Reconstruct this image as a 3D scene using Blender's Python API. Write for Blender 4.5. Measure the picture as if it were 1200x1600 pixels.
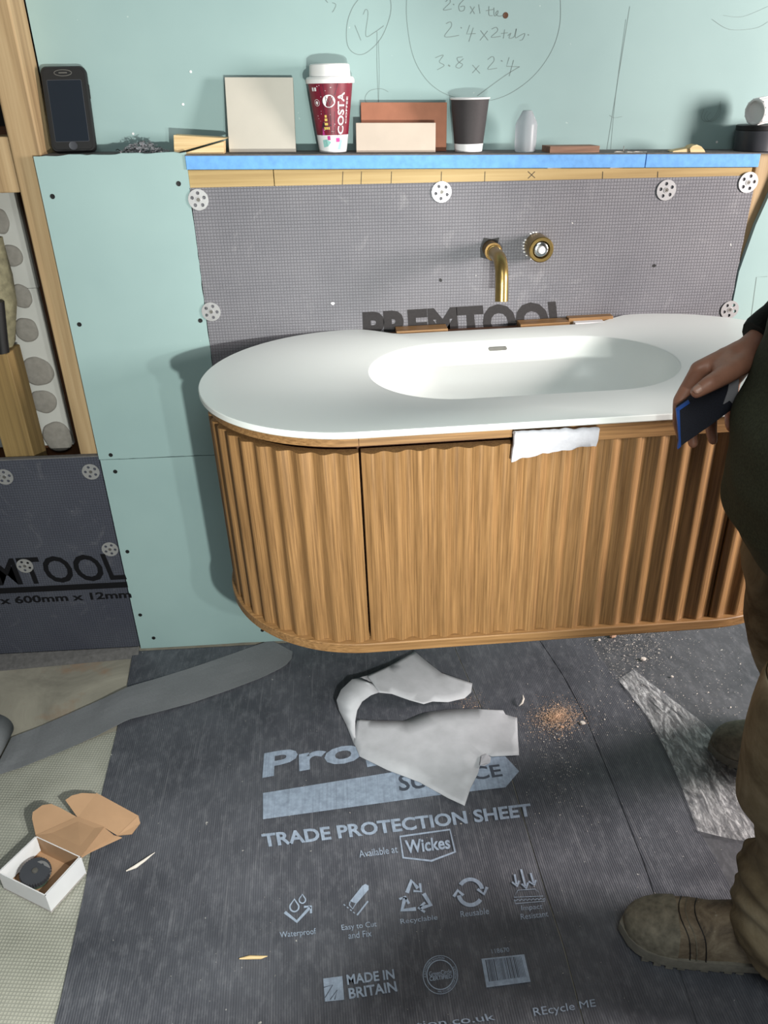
import bpy, bmesh, math, random
from mathutils import Vector, Matrix, noise
from math import sin, cos, pi, sqrt, atan2, radians

for o in list(bpy.data.objects): bpy.data.objects.remove(o)
sc = bpy.context.scene
C = sc.collection
random.seed(4)

# ------------------------------------------------------------------ camera
CAM = Vector((-0.3044, -1.7317, 1.3660))
PITCH, YAW, ROLL, FPX = 0.50725, 0.05409, -0.02012, 1204.75
_f = Vector((sin(YAW)*cos(PITCH), cos(YAW)*cos(PITCH), -sin(PITCH)))
_r0 = Vector((cos(YAW), -sin(YAW), 0)); _u0 = _r0.cross(_f)
_rt = _r0*cos(ROLL) + _u0*sin(ROLL); _up = _u0*cos(ROLL) - _r0*sin(ROLL)
cam = bpy.data.cameras.new('camera'); co = bpy.data.objects.new('camera', cam); C.objects.link(co)
cam.sensor_fit = 'HORIZONTAL'; cam.sensor_width = 36; cam.lens = FPX*36/1200; cam.clip_start = .02
co.matrix_world = Matrix(((_rt.x, _up.x, -_f.x, CAM.x), (_rt.y, _up.y, -_f.y, CAM.y), (_rt.z, _up.z, -_f.z, CAM.z), (0, 0, 0, 1)))
sc.camera = co
def P(px, py, ax, val):                 # where the sight line of a photo pixel meets a real plane of the room
    d = _f + _rt*((px-600)/FPX) - _up*((py-800)/FPX)
    return CAM + d*((val-CAM[ax])/d[ax])

# ------------------------------------------------------------------ light
W = bpy.data.worlds.new('world'); sc.world = W; W.use_nodes = True
W.node_tree.nodes['Background'].inputs[0].default_value = (.93, .97, 1, 1)
W.node_tree.nodes['Background'].inputs[1].default_value = .14
def area(name, loc, target, size, sizey, power, col):
    l = bpy.data.lights.new(name, 'AREA'); l.shape = 'RECTANGLE'; l.size = size; l.size_y = sizey; l.energy = power; l.color = col
    o = bpy.data.objects.new(name, l); C.objects.link(o); o.location = loc
    o.rotation_euler = (Vector(target)-Vector(loc)).to_track_quat('-Z', 'Y').to_euler(); return o
def spot(name, loc, target, power, col, ang, blend, r):
    l = bpy.data.lights.new(name, 'SPOT'); l.energy = power; l.color = col; l.spot_size = radians(ang); l.spot_blend = blend; l.shadow_soft_size = r
    o = bpy.data.objects.new(name, l); C.objects.link(o); o.location = loc
    o.rotation_euler = (Vector(target)-Vector(loc)).to_track_quat('-Z', 'Y').to_euler(); return o
area('daylight_window', (1.95, -1.08, 1.36), (.1, -.05, .9), .42, .62, 88, (1, .91, .86))
spot('torch_one', (.02, -1.62, 1.04), (-.95, -.05, .60), 19, (.98, 1, .93), 92, .35, .014)
spot('torch_two', (-.14, -1.62, 1.04), (-1.05, -.05, .60), 80, (.98, 1, .93), 92, .35, .014)
area('overhead_fill', (-.1, -2.3, 2.4), (.0, -.7, 0), .9, .9, 19, (.93, 1, .97))  # added soft fill to lift floor and figure; no such lamp known
vs = sc.view_settings; vs.view_transform = 'Standard'; vs.look = 'None'; vs.exposure = -.06; vs.gamma = 1; vs.use_curve_mapping = False

# ------------------------------------------------------------------ materials
def lin(c):
    return tuple(((v/255)/12.92 if v/255 <= .04045 else ((v/255+.055)/1.055)**2.4) for v in c) + (1,)
class NT:
    def __init__(s, name):
        s.m = bpy.data.materials.new(name); s.m.use_nodes = True; s.t = s.m.node_tree; s.b = s.t.nodes['Principled BSDF']
    def n(s, typ, **kw):
        k = s.t.nodes.new(typ)
        for a, v in kw.items(): setattr(k, a, v)
        return k
    def l(s, a, b): s.t.links.new(a, b)
    def coord(s, scale=(1, 1, 1), rot=(0, 0, 0)):
        tc = s.n('ShaderNodeTexCoord'); mp = s.n('ShaderNodeMapping'); mp.inputs['Scale'].default_value = scale; mp.inputs['Rotation'].default_value = rot
        s.l(tc.outputs['Object'], mp.inputs[0]); return mp.outputs[0]
    def noise(s, vec, scale, detail=4, rough=.55, dist=0):
        k = s.n('ShaderNodeTexNoise'); k.inputs['Scale'].default_value = scale; k.inputs['Detail'].default_value = detail
        k.inputs['Roughness'].default_value = rough; k.inputs['Distortion'].default_value = dist
        s.l(vec, k.inputs['Vector']); return k.outputs['Fac']
    def ramp(s, fac, stops):
        k = s.n('ShaderNodeValToRGB'); e = k.color_ramp.elements
        while len(e) < len(stops): e.new(.5)
        for i, (p, c) in enumerate(stops): e[i].position = p; e[i].color = c
        s.l(fac, k.inputs[0]); return k.outputs[0]
    def mix(s, fac, a, b, typ='MIX'):
        k = s.n('ShaderNodeMix', data_type='RGBA', blend_type=typ)
        for v, i in ((fac, 0), (a, 6), (b, 7)):
            if isinstance(v, (int, float)): k.inputs[i].default_value = v
            elif isinstance(v, tuple): k.inputs[i].default_value = v
            else: s.l(v, k.inputs[i])
        return k.outputs[2]
    def math(s, op, a, b=0.):
        k = s.n('ShaderNodeMath', operation=op)
        for v, i in ((a, 0), (b, 1)):
            if isinstance(v, (int, float)): k.inputs[i].default_value = v
            else: s.l(v, k.inputs[i])
        return k.outputs[0]
    def bump(s, h, strength=.3, dist=.002):
        k = s.n('ShaderNodeBump'); k.inputs['Strength'].default_value = strength; k.inputs['Distance'].default_value = dist
        s.l(h, k.inputs['Height']); s.l(k.outputs[0], s.b.inputs['Normal'])
    def col(s, c):
        if isinstance(c, tuple): s.b.inputs['Base Color'].default_value = c
        else: s.l(c, s.b.inputs['Base Color'])
    def set(s, rough=.6, metal=0, spec=.5):
        s.b.inputs['Roughness'].default_value = rough; s.b.inputs['Metallic'].default_value = metal
        s.b.inputs['Specular IOR Level'].default_value = spec
def K(v): return (v, v, v, 1)

def plain(name, c, rough=.6, metal=0, var=.12, scale=25, bump=.1, spec=.5):
    t = NT(name); v = t.coord(); n = t.noise(v, scale, 5)
    c0 = lin(c); d = tuple(x*(1-var) for x in c0[:3])+(1,); u = tuple(min(1, x*(1+var)) for x in c0[:3])+(1,)
    t.col(t.ramp(n, [(.3, d), (.7, u)])); t.set(rough, metal, spec)
    if bump: t.bump(n, bump, .001)
    return t.m
def wood(name, dark, mid, light, axis='z', scale=1., rough=.45, contrast=1., pores=True):
    t = NT(name)
    s = {'x': (.045, 1, 1), 'y': (1, .045, 1), 'z': (1, 1, .045)}[axis]
    v = t.coord(s)
    big = t.noise(v, 9*scale, 3, .5, .6)
    w = t.math('FRACT', t.math('MULTIPLY', big, 9.))
    tri = t.math('ABSOLUTE', t.math('SUBTRACT', w, .5))
    fine = t.noise(t.coord({'x': (.02, 1, 1), 'y': (1, .02, 1), 'z': (1, 1, .02)}[axis]), 150*scale, 6, .65)
    f = t.math('ADD', t.math('MULTIPLY', tri, .55*contrast), t.math('MULTIPLY', fine, .75))
    c = t.ramp(f, [(.28, lin(dark)), (.5, lin(mid)), (.75, lin(light))])
    t.col(c); t.set(rough); t.bump(fine, .22, .0006); return t.m

M = {}
def mk_plaster():
    t = NT('moisture_board_green'); v = t.coord()
    n = t.noise(v, 3.2, 4); n2 = t.noise(v, 420, 2)
    c = t.ramp(n, [(.3, lin((142, 168, 168))), (.7, lin((151, 177, 176)))])
    sp = t.noise(v, 80, 2, .5); spm = t.ramp(sp, [(.775, K(0)), (.785, K(1))])
    t.col(t.mix(t.math('MULTIPLY', spm, .35), c, lin((210, 222, 218)))); t.set(.72); t.bump(n2, .08, .0005); return t.m
M['green'] = mk_plaster()
def mk_backer(name, base, hi, pitch=.0066, dirt=1.):
    t = NT(name); tc = t.n('ShaderNodeTexCoord'); sp = t.n('ShaderNodeSeparateXYZ'); t.l(tc.outputs['Object'], sp.inputs[0])
    def cell(o):
        f = t.math('FRACT', t.math('MULTIPLY', o, 1/pitch)); return t.math('ABSOLUTE', t.math('SUBTRACT', f, .5))
    h = t.math('MAXIMUM', cell(sp.outputs[0]), cell(sp.outputs[2]))       # .5 on the mesh threads
    v = t.coord(); n = t.noise(v, 5, 4); n2 = t.noise(v, 900, 2)
    thr = t.ramp(h, [(.36, K(0)), (.47, K(1))])
    c = t.ramp(n, [(.3, lin(base)), (.72, lin(hi))])
    c = t.mix(t.math('MULTIPLY', thr, .38), c, lin(tuple(int(x*.62) for x in base)))
    sm = t.noise(v, 13, 6, .7, 1.2); c = t.mix(t.math('MULTIPLY', t.ramp(sm, [(.58, K(0)), (.8, K(1))]), .3*dirt), c, lin((185, 183, 185)))
    dots = t.ramp(t.noise(v, 60, 1), [(.79, K(0)), (.80, K(1))]); c = t.mix(t.math('MULTIPLY', dots, .8*dirt), c, lin((215, 215, 212)))
    t.col(c); t.set(.62); t.bump(t.math('SUBTRACT', n2, t.math('MULTIPLY', thr, 2.)), .55, .0012); return t.m
M['backer'] = mk_backer('tile_backer_grey', (112, 112, 119), (128, 127, 133))
M['backer_dark'] = mk_backer('tile_backer_charcoal', (62, 65, 78), (74, 77, 88), dirt=.5)
M['ink'] = plain('black_print', (38, 35, 37), .75, var=.25, scale=180, bump=0)
M['ink_black'] = plain('dense_black_print', (14, 14, 18), .8, var=.2, scale=180, bump=0, spec=.2)
M['foam_blue'] = plain('extruded_foam_blue', (106, 162, 222), .85, var=.12, scale=70, bump=.5)
M['cement'] = plain('grey_cement_coat', (98, 96, 96), .9, var=.2, scale=90, bump=.4)
M['oak'] = wood('oak_veneer_upright', (110, 80, 48), (156, 118, 76), (182, 146, 100), 'z', 2.2, .45, .16)
M['oak_h'] = wood('oak_veneer_level', (114, 83, 50), (158, 120, 78), (184, 148, 102), 'x', 2.0, .45, .2)
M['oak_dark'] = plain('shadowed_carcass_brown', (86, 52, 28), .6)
M['pine_h'] = wood('sawn_pine_level', (142, 116, 72), (172, 146, 98), (192, 168, 122), 'x', .6, .7, .8)
M['pine_z'] = wood('sawn_pine_upright', (124, 100, 70), (164, 138, 102), (188, 164, 128), 'z', .5, .7, .8)
M['pine_old'] = wood('aged_pine_upright', (92, 72, 42), (132, 108, 66), (156, 132, 86), 'z', .5, .75, .8)
M['pine_pale'] = wood('pale_offcut_wood', (196, 164, 116), (222, 196, 150), (236, 216, 178), 'x', 1.2, .7, .6)
M['wood_brown'] = wood('brown_hardwood_strip', (112, 82, 66), (146, 112, 92), (168, 136, 116), 'x', 1.2, .7, .6)
M['solid'] = plain('white_solid_surface', (230, 234, 232), .36, var=.01, scale=4, bump=0)
M['chrome'] = plain('chrome', (200, 202, 204), .18, 1, var=.03)
M['steel'] = plain('galvanised_steel', (188, 188, 190), .4, .7, var=.06, scale=60)
M['steel_dull'] = plain('dull_steel', (120, 118, 114), .5, .7, var=.1, scale=80)
M['brass'] = plain('brushed_brass', (158, 134, 84), .32, .95, var=.06, scale=120)
M['brass_dark'] = plain('raw_brass', (120, 96, 58), .5, .8, var=.15, scale=90)
M['black'] = plain('matt_black', (12, 12, 14), .55, var=.2, scale=60)
M['rubber'] = plain('black_rubber', (15, 16, 18), .5, var=.1, scale=90)
M['screen'] = plain('dark_screen_glass', (32, 38, 46), .08, var=.05, scale=6, bump=0)
M['charcoal'] = plain('charcoal_plastic', (62, 64, 70), .4, var=.08)
M['white'] = plain('white_card', (228, 228, 230), .55, var=.03, scale=30, bump=.05)
M['lid'] = plain('white_lid_plastic', (226, 226, 226), .35, var=.02, bump=0)
M['cupred'] = plain('wine_red_print', (116, 24, 46), .45, var=.22, scale=60, bump=0)
M['cupdark'] = plain('dark_aubergine_print', (58, 28, 44), .5, var=.2, scale=60, bump=0)
M['cupgold'] = plain('gold_print', (222, 196, 104), .5, bump=0)
M['cuppink'] = plain('magenta_print', (190, 60, 140), .5, bump=0)
M['cupmint'] = plain('mint_print', (150, 205, 200), .5, bump=0)
M['cupblack'] = plain('dark_brown_paper', (52, 48, 50), .7, var=.06, scale=200)
M['tile_beige'] = plain('beige_ceramic', (188, 183, 172), .35, var=.06, scale=9, bump=.02)
M['tile_pink'] = plain('sand_ceramic', (192, 178, 164), .45, var=.07, scale=14, bump=.03)
M['terracotta'] = plain('terracotta', (156, 102, 78), .75, var=.08, scale=40, bump=.1)
M['tilebody'] = plain('tile_biscuit', (132, 106, 86), .8)
M['kraft'] = plain('kraft_card', (176, 140, 108), .8, var=.08, scale=14, bump=.05)
M['boxwhite'] = plain('white_box_card', (224, 224, 228), .6, var=.03, scale=20, bump=.03)
M['tape'] = plain('grey_fleece_tape', (116, 118, 122), .85, var=.07, scale=240, bump=.15)
M['paperfoam'] = plain('white_packing_foam', (176, 178, 184), .6, var=.10, scale=22, bump=.5)
M['foam'] = plain('white_foam_sheet', (186, 186, 194), .7, var=.05, scale=150, bump=.5)
M['sawdust'] = plain('sawdust_tan', (212, 178, 150), .9, var=.25, scale=120)
M['crumb'] = plain('plaster_crumb', (214, 206, 198), .9, var=.12, scale=60)
M['crumb_b'] = plain('brick_crumb', (196, 158, 132), .9, var=.15, scale=60)
M['pencil'] = plain('pencil_grey', (112, 128, 126), .6, bump=0)
M['dab'] = plain('grey_adhesive', (138, 134, 128), .95, var=.12, scale=70, bump=.5)
M['board_white'] = plain('ivory_plasterboard', (188, 188, 184), .85, var=.05, scale=9)
M['cavity'] = plain('unlit_void_black', (36, 34, 32), .95, var=.3, scale=20, bump=.4)  # shade of the open void painted in as near-black
M['wool'] = plain('mineral_wool', (146, 138, 112), .98, var=.3, scale=60, bump=1)
M['jacket'] = plain('dark_olive_cloth', (58, 60, 46), .9, var=.28, scale=300, bump=.35, spec=.2)
M['cuff'] = plain('black_ribbed_cloth', (24, 25, 22), .9, var=.3, scale=260, bump=.4, spec=.2)
M['trouser'] = None
M['skin'] = plain('skin', (150, 104, 84), .5, var=.1, scale=60, bump=.15)
M['nail'] = plain('fingernail', (178, 136, 118), .35, bump=0)
M['hair'] = plain('dark_hair', (48, 36, 28), .7, var=.3, scale=200, bump=.5)
M['eye'] = plain('eye_white', (220, 220, 215), .3, bump=0)
M['blockface'] = plain('dark_abrasive', (20, 22, 34), .85, var=.4, scale=500, bump=.4)
M['blue'] = plain('bright_blue_backing', (32, 74, 150), .5, bump=0)
M['greylabel'] = plain('pale_grey_print', (138, 136, 140), .6, bump=0)
M['frost'] = None
def mk_trouser():
    t = NT('dusty_khaki_canvas'); v = t.coord(); n = t.noise(v, 7, 6, .65, .6); n2 = t.noise(v, 500, 2)
    t.col(t.ramp(n, [(.3, lin((84, 73, 55))), (.5, lin((128, 115, 92))), (.72, lin((162, 150, 126)))])); t.set(.92, 0, .2); t.bump(n2, .3, .0008); return t.m
M['trouser'] = mk_trouser()
def mk_boot():
    t = NT('dusty_brown_leather'); v = t.coord(); n = t.noise(v, 16, 7, .7, .5); n2 = t.noise(v, 90, 5)
    c = t.ramp(n, [(.3, lin((66, 54, 44))), (.48, lin((118, 104, 86))), (.7, lin((160, 148, 126)))])
    sp = t.ramp(n2, [(.66, K(0)), (.72, K(1))]); t.col(t.mix(t.math('MULTIPLY', sp, .5), c, lin((170, 162, 148)))); t.set(.75); t.bump(n2, .35, .0015); return t.m
M['boot'] = mk_boot()
M['sole'] = plain('dusty_rubber_sole', (122, 118, 108), .85, var=.2, scale=60, bump=.3)
M['toecap'] = plain('scuffed_grey_toe', (118, 112, 98), .75, var=.4, scale=70, bump=.5)
def mk_frost():
    t = NT('frosted_plastic'); t.col(lin((214, 216, 222))); t.set(.35); t.b.inputs['Transmission Weight'].default_value = .7
    t.b.inputs['IOR'].default_value = 1.3; return t.m
M['frost'] = mk_frost()
TXT_ROT = radians(2.8)
def mk_sheet(name, base, hi, rib=True):
    t = NT(name); v = t.coord(rot=(0, 0, -TXT_ROT)); n = t.noise(v, 4.5, 7, .68, .4); n2 = t.noise(t.coord((1, .45, 1), (0, 0, -TXT_ROT)), 55, 7, .75)
    c = t.ramp(n, [(.28, lin(base)), (.72, lin(hi))])
    c = t.mix(t.math('MULTIPLY', t.ramp(n2, [(.48, K(0)), (.74, K(1))]), .38), c, lin((142, 143, 150)))
    dots = t.ramp(t.noise(v, 75, 1), [(.785, K(0)), (.80, K(1))]); c = t.mix(t.math('MULTIPLY', dots, .75), c, lin((190, 188, 184)))
    if rib:
        sx = t.n('ShaderNodeSeparateXYZ'); t.l(v, sx.inputs[0])
        w = t.math('ABSOLUTE', t.math('SUBTRACT', t.math('FRACT', t.math('MULTIPLY', sx.outputs[0], 1/.0045)), .5))
        lines = t.noise(t.coord((1, .03, 1), (0, 0, -TXT_ROT)), 160, 3, .6)
        c = t.mix(t.math('MULTIPLY', t.ramp(w, [(.34, K(0)), (.48, K(1))]), .35), c, lin((34, 35, 40)))
        c = t.mix(t.math('MULTIPLY', t.ramp(lines, [(.58, K(0)), (.75, K(1))]), .25), c, lin((150, 150, 156)))
        t.bump(t.math('SUBTRACT', n2, t.math('MULTIPLY', w, 2.2)), .4, .0012)
    else: t.bump(n2, .3, .0015)
    t.col(c); t.set(.5); return t.m
M['sheet'] = mk_sheet('dark_corrugated_plastic', (58, 60, 68), (92, 94, 102))
M['sheet2'] = mk_sheet('dark_dusty_plastic', (58, 60, 66), (92, 93, 98), rib=False)
def mk_print():
    t = NT('pale_blue_print'); v = t.coord(rot=(0, 0, -TXT_ROT)); n = t.noise(v, 60, 5, .7); l = t.noise(t.coord((1, .02, 1), (0, 0, -TXT_ROT)), 260, 2)
    c = t.ramp(n, [(.3, lin((128, 140, 158))), (.65, lin((158, 172, 192)))])
    t.col(t.mix(t.math('MULTIPLY', t.ramp(l, [(.5, K(0)), (.7, K(1))]), .3), c, lin((96, 102, 116)))); t.set(.5); return t.m
M['print'] = mk_print()
M['print_dark'] = plain('dark_print', (70, 76, 88), .55, bump=0)
def mk_concrete():
    t = NT('dusty_screed'); v = t.coord(); n = t.noise(v, 5, 8, .65, .8); n2 = t.noise(v, 11, 4, .6)
    c = t.ramp(n, [(.28, lin((124, 120, 110))), (.7, lin((172, 166, 152)))])
    t.col(t.mix(t.math('MULTIPLY', t.ramp(n2, [(.56, K(0)), (.72, K(1))]), .6), c, lin((152, 122, 98)))); t.set(.9); t.bump(n, .5, .004); return t.m
M['concrete'] = mk_concrete()
def mk_mesh():
    t = NT('silvery_woven_membrane'); v = t.coord((1, 1, 1), (0, 0, .12)); sx = t.n('ShaderNodeSeparateXYZ'); t.l(v, sx.inputs[0])
    def cell(o, p): return t.math('ABSOLUTE', t.math('SUBTRACT', t.math('FRACT', t.math('MULTIPLY', o, 1/p)), .5))
    h = t.math('MAXIMUM', cell(sx.outputs[0], .0065), cell(sx.outputs[1], .0065)); n = t.noise(v, 6, 5, .6)
    c = t.ramp(n, [(.3, lin((120, 121, 113))), (.7, lin((158, 158, 149)))])
    t.col(t.mix(t.math('MULTIPLY', t.ramp(h, [(.3, K(1)), (.45, K(0))]), .45), c, lin((205, 204, 190)))); t.set(.42); t.bump(h, .6, .0015); return t.m  # pale cell centres put the sparkle of the weave into the colour
M['membrane'] = mk_mesh()
def mk_film():
    t = NT('clear_polythene'); n = t.noise(t.coord((1, .16, 1), (0, 0, -.2)), 95, 7, .7, 1.0); n2 = t.noise(t.coord((1, .45, 1), (0, 0, .2)), 40, 5, .65, 2.)
    f = t.math('MULTIPLY', n, n2)
    t.col(lin((225, 227, 230))); t.set(.14); t.bump(n, .9, .006)
    a = t.ramp(f, [(.17, K(.10)), (.26, K(.38)), (.37, K(1))]); t.l(a, t.b.inputs['Alpha']); return t.m  # opaque whitish streaks stand in for highlights on the creases
M['film'] = mk_film()
M['swarf'] = plain('metal_swarf', (150, 150, 156), .35, .3, var=.4, scale=200)

# ------------------------------------------------------------------ mesh helpers
def bm_(): return bmesh.new()
def box(bm, x0, x1, y0, y1, z0, z1, mi=0):
    v = [bm.verts.new(p) for p in ((x0,y0,z0),(x1,y0,z0),(x1,y1,z0),(x0,y1,z0),(x0,y0,z1),(x1,y0,z1),(x1,y1,z1),(x0,y1,z1))]
    for f in ((0,3,2,1),(4,5,6,7),(0,1,5,4),(1,2,6,5),(2,3,7,6),(3,0,4,7)):
        bm.faces.new([v[i] for i in f]).material_index = mi
    return v
def loft(bm, rings, closed=True, cap0=True, cap1=True, mi=0):
    R = [[bm.verts.new(p) for p in r] for r in rings]; n = len(R[0])
    for a, b in zip(R, R[1:]):
        for i in range(n if closed else n-1):
            j = (i+1) % n; bm.faces.new((a[i], a[j], b[j], b[i])).material_index = mi
    if cap0: bm.faces.new(R[0][::-1]).material_index = mi
    if cap1: bm.faces.new(R[-1]).material_index = mi
    return R
def lathe(bm, prof, c, n=32, ax=Vector((0, 0, 1)), cap0=True, cap1=True):
    ax = Vector(ax).normalized(); a = ax.orthogonal().normalized(); b = ax.cross(a); c = Vector(c)
    return loft(bm, [[c+ax*h+(a*cos(2*pi*i/n)+b*sin(2*pi*i/n))*r for i in range(n)] for r, h in prof], True, cap0, cap1)
def tube(bm, pts, rad, n=10, caps=True):
    pts = [Vector(p) for p in pts]; rings = []; prev = None
    for i, p in enumerate(pts):
        d = (pts[min(i+1, len(pts)-1)]-pts[max(i-1, 0)]).normalized()
        a = d.orthogonal().normalized() if prev is None else (prev-d*prev.dot(d)).normalized()
        prev = a; b = d.cross(a); r = rad[i] if hasattr(rad, '__len__') else rad
        rings.append([p+(a*cos(2*pi*k/n)+b*sin(2*pi*k/n))*r for k in range(n)])
    return loft(bm, rings, True, caps, caps)
def prism(bm, pts, off):                  # polygon thickened along a vector
    off = Vector(off); a = [bm.verts.new(p) for p in pts]; b = [bm.verts.new(Vector(p)+off) for p in pts]; n = len(a)
    bm.faces.new(a[::-1]); bm.faces.new(b)
    for i in range(n): bm.faces.new((a[i], a[(i+1) % n], b[(i+1) % n], b[i]))
def ribbon(bm, pts, w, nrm, closed=False, lift=0.):
    nrm = Vector(nrm); pts = [Vector(p)+nrm*lift for p in pts]; n = len(pts); L = []
    for i, p in enumerate(pts):
        if closed: d = pts[(i+1) % n]-pts[i-1]
        else: d = pts[min(i+1, n-1)]-pts[max(i-1, 0)]
        s = d.cross(nrm).normalized()*w/2; L.append((bm.verts.new(p-s), bm.verts.new(p+s)))
    for i in range(n if closed else n-1):
        a, b = L[i], L[(i+1) % n]; bm.faces.new((a[0], a[1], b[1], b[0]))
def capsule(bm, p0, r0, p1, r1, n=14, m=5):
    p0 = Vector(p0); p1 = Vector(p1); d = (p1-p0); 
    if d.length < 1e-6: d = Vector((0, 0, 1e-4)); p1 = p0+d
    d.normalize(); a = d.orthogonal().normalized(); b = d.cross(a); rings = []
    for i in range(1, m+1): t = pi/2*i/m; rings.append((p0-d*r0*cos(t), r0*sin(t)))
    for i in range(0, m): t = pi/2*i/m; rings.append((p1+d*r1*sin(t), r1*cos(t)))
    loft(bm, [[c+(a*cos(2*pi*k/n)+b*sin(2*pi*k/n))*max(r, 1e-4) for k in range(n)] for c, r in rings])
def obj(name, bm, mat, parent=None, smooth=False, bevel=0, local=False, kind=None):
    me = bpy.data.meshes.new(name); bmesh.ops.recalc_face_normals(bm, faces=bm.faces); bm.to_mesh(me); bm.free()
    for m in (mat if isinstance(mat, (list, tuple)) else [mat]): me.materials.append(M[m] if isinstance(m, str) else m)
    o = bpy.data.objects.new(name, me); C.objects.link(o)
    if smooth:
        me.polygons.foreach_set('use_smooth', [True]*len(me.polygons))
        try: me.set_sharp_from_angle(angle=radians(smooth if smooth is not True else 40))
        except Exception: pass
    if bevel:
        b = o.modifiers.new('bevel', 'BEVEL'); b.width = bevel; b.segments = 2; b.limit_method = 'ANGLE'; b.angle_limit = radians(50)
    if parent is not None:
        o.parent = parent
        if not local: o.matrix_parent_inverse = (Matrix.Translation(parent.location) @ parent.rotation_euler.to_matrix().to_4x4()).inverted() if parent.parent is None else Matrix()
    if kind: o['kind'] = kind
    return o
def tag(o, label, cat, group=None):
    o['label'] = label; o['category'] = cat
    if group: o['group'] = group
    return o
def thing(name, label, cat, loc=(0, 0, 0), rot=(0, 0, 0), group=None):
    o = bpy.data.objects.new(name, None); C.objects.link(o); o.empty_display_size = .05
    o.location = loc; o.rotation_euler = rot; return tag(o, label, cat, group)
def struct(name, loc=(0, 0, 0)):
    o = bpy.data.objects.new(name, None); C.objects.link(o); o.location = loc; o['kind'] = 'structure'; o.empty_display_size = .05; return o
def bake(o):
    dg = bpy.context.evaluated_depsgraph_get(); me = bpy.data.meshes.new_from_object(o.evaluated_get(dg)); o.modifiers.clear(); o.data = me
    me.polygons.foreach_set('use_smooth', [True]*len(me.polygons)); return o
def remesh(o, voxel, smooth=4, fac=.5):
    r = o.modifiers.new('remesh', 'REMESH'); r.mode = 'VOXEL'; r.voxel_size = voxel
    if smooth: s = o.modifiers.new('smooth', 'SMOOTH'); s.iterations = smooth; s.factor = fac
    return bake(o)
def displace(o, fn):
    me = o.data; me.update(); N = [v.normal.copy() for v in me.vertices]
    for v, n in zip(me.vertices, N): v.co = v.co+n*fn(v.co, n)
    me.update()
_tc = {}
def text_geo(body, bold=0., shear=0., spacing=1.):
    key = (body, bold, shear, spacing)
    if key in _tc: return _tc[key]
    cu = bpy.data.curves.new('lettering', 'FONT'); cu.body = body; cu.size = 1; cu.offset = bold; cu.shear = shear; cu.space_character = spacing; cu.resolution_u = 3
    o = bpy.data.objects.new('lettering', cu); C.objects.link(o); dg = bpy.context.evaluated_depsgraph_get()
    me = bpy.data.meshes.new_from_object(o.evaluated_get(dg))
    vs_ = [tuple(v.co) for v in me.vertices]; fs = [tuple(p.vertices) for p in me.polygons]
    bpy.data.objects.remove(o); bpy.data.meshes.remove(me); bpy.data.curves.remove(cu)
    x0 = min(v[0] for v in vs_); x1 = max(v[0] for v in vs_); y0 = min(v[1] for v in vs_); y1 = max(v[1] for v in vs_)
    _tc[key] = (vs_, fs, (x0, x1, y0, y1)); return _tc[key]
def put_text(bm, body, fn, bold=0., shear=0., spacing=1.):   # fn maps unit-square text coordinates to space
    vs_, fs, (x0, x1, y0, y1) = text_geo(body, bold, shear, spacing)
    V = [bm.verts.new(fn((x-x0)/(x1-x0), (y-y0)/(y1-y0))) for x, y, z in vs_]
    for f in fs:
        try: bm.faces.new([V[i] for i in f])
        except ValueError: pass
def quad_fn(bl, br, tl, tr, lift):        # four corner points -> bilinear map
    bl, br, tl, tr = map(Vector, (bl, br, tl, tr)); lift = Vector(lift)
    return lambda u, v: bl*(1-u)*(1-v)+br*u*(1-v)+tl*(1-u)*v+tr*u*v+lift

# ================================================================== SETTING
YS = .105                                  # face of the set-back upper wall
def zs(x): return 1.236-.019*x             # top of the ledge, a touch out of level
b = bm_(); box(b, -4, 4, -5, .4, -.12, -.006); o = obj('floor', b, 'concrete'); o['kind'] = 'structure'

wb = struct('wall_back')
b = bm_(); box(b, -.884, 2.6, YS, YS+.0125, .0, 2.7); obj('plasterboard', b, 'green', wb)
b = bm_(); box(b, -4, 4, .36, .42, 0, 2.7); o = obj('wall_void_backing', b, 'cavity'); o['kind'] = 'structure'  # dark backing put in where the stud opening shows only unlit void

# left green boards
XL, XM = -.8975, -.600
wl = struct('wall_left')
def ragged(x0, x1, z0, z1, y0, y1, top=0., bot=0., n=26):
    pts = [(x0+(x1-x0)*i/n, y0, z1+random.uniform(-top, top)) for i in range(n+1)] + [(x1-(x1-x0)*i/n, y0, z0+random.uniform(-bot, bot)) for i in range(n+1)]
    bm = bm_(); prism(bm, pts, (0, y1-y0, 0)); return bm
pu = obj('plasterboard', ragged(XL, XM+.003, .5835, 1.2515, 0, .0125, .0016, .0006), 'green', wl)
pl = obj('plasterboard', ragged(XL+.002, .6015, .004, .5815, .0005, .013, .0006, .001), 'green', wl)
def screw(px, py, parent, yv=0., r=.0047, mat='black'):
    p = P(px, py, 1, yv); bm = bm_(); lathe(bm, [(r*1.12, -.0006), (r*1.05, .0005), (r*.3, .0003)], p, 14, (0, -1, 0)); return obj('screw', bm, mat, parent)
for px, py in ((82, 307), (279, 287), (124, 507), (313, 501), (173, 711)): screw(px, py, pu)
for px, py in ((180, 737), (199, 862), (219, 961), (240, 997), (410, 985)): screw(px, py, pl)

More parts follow.
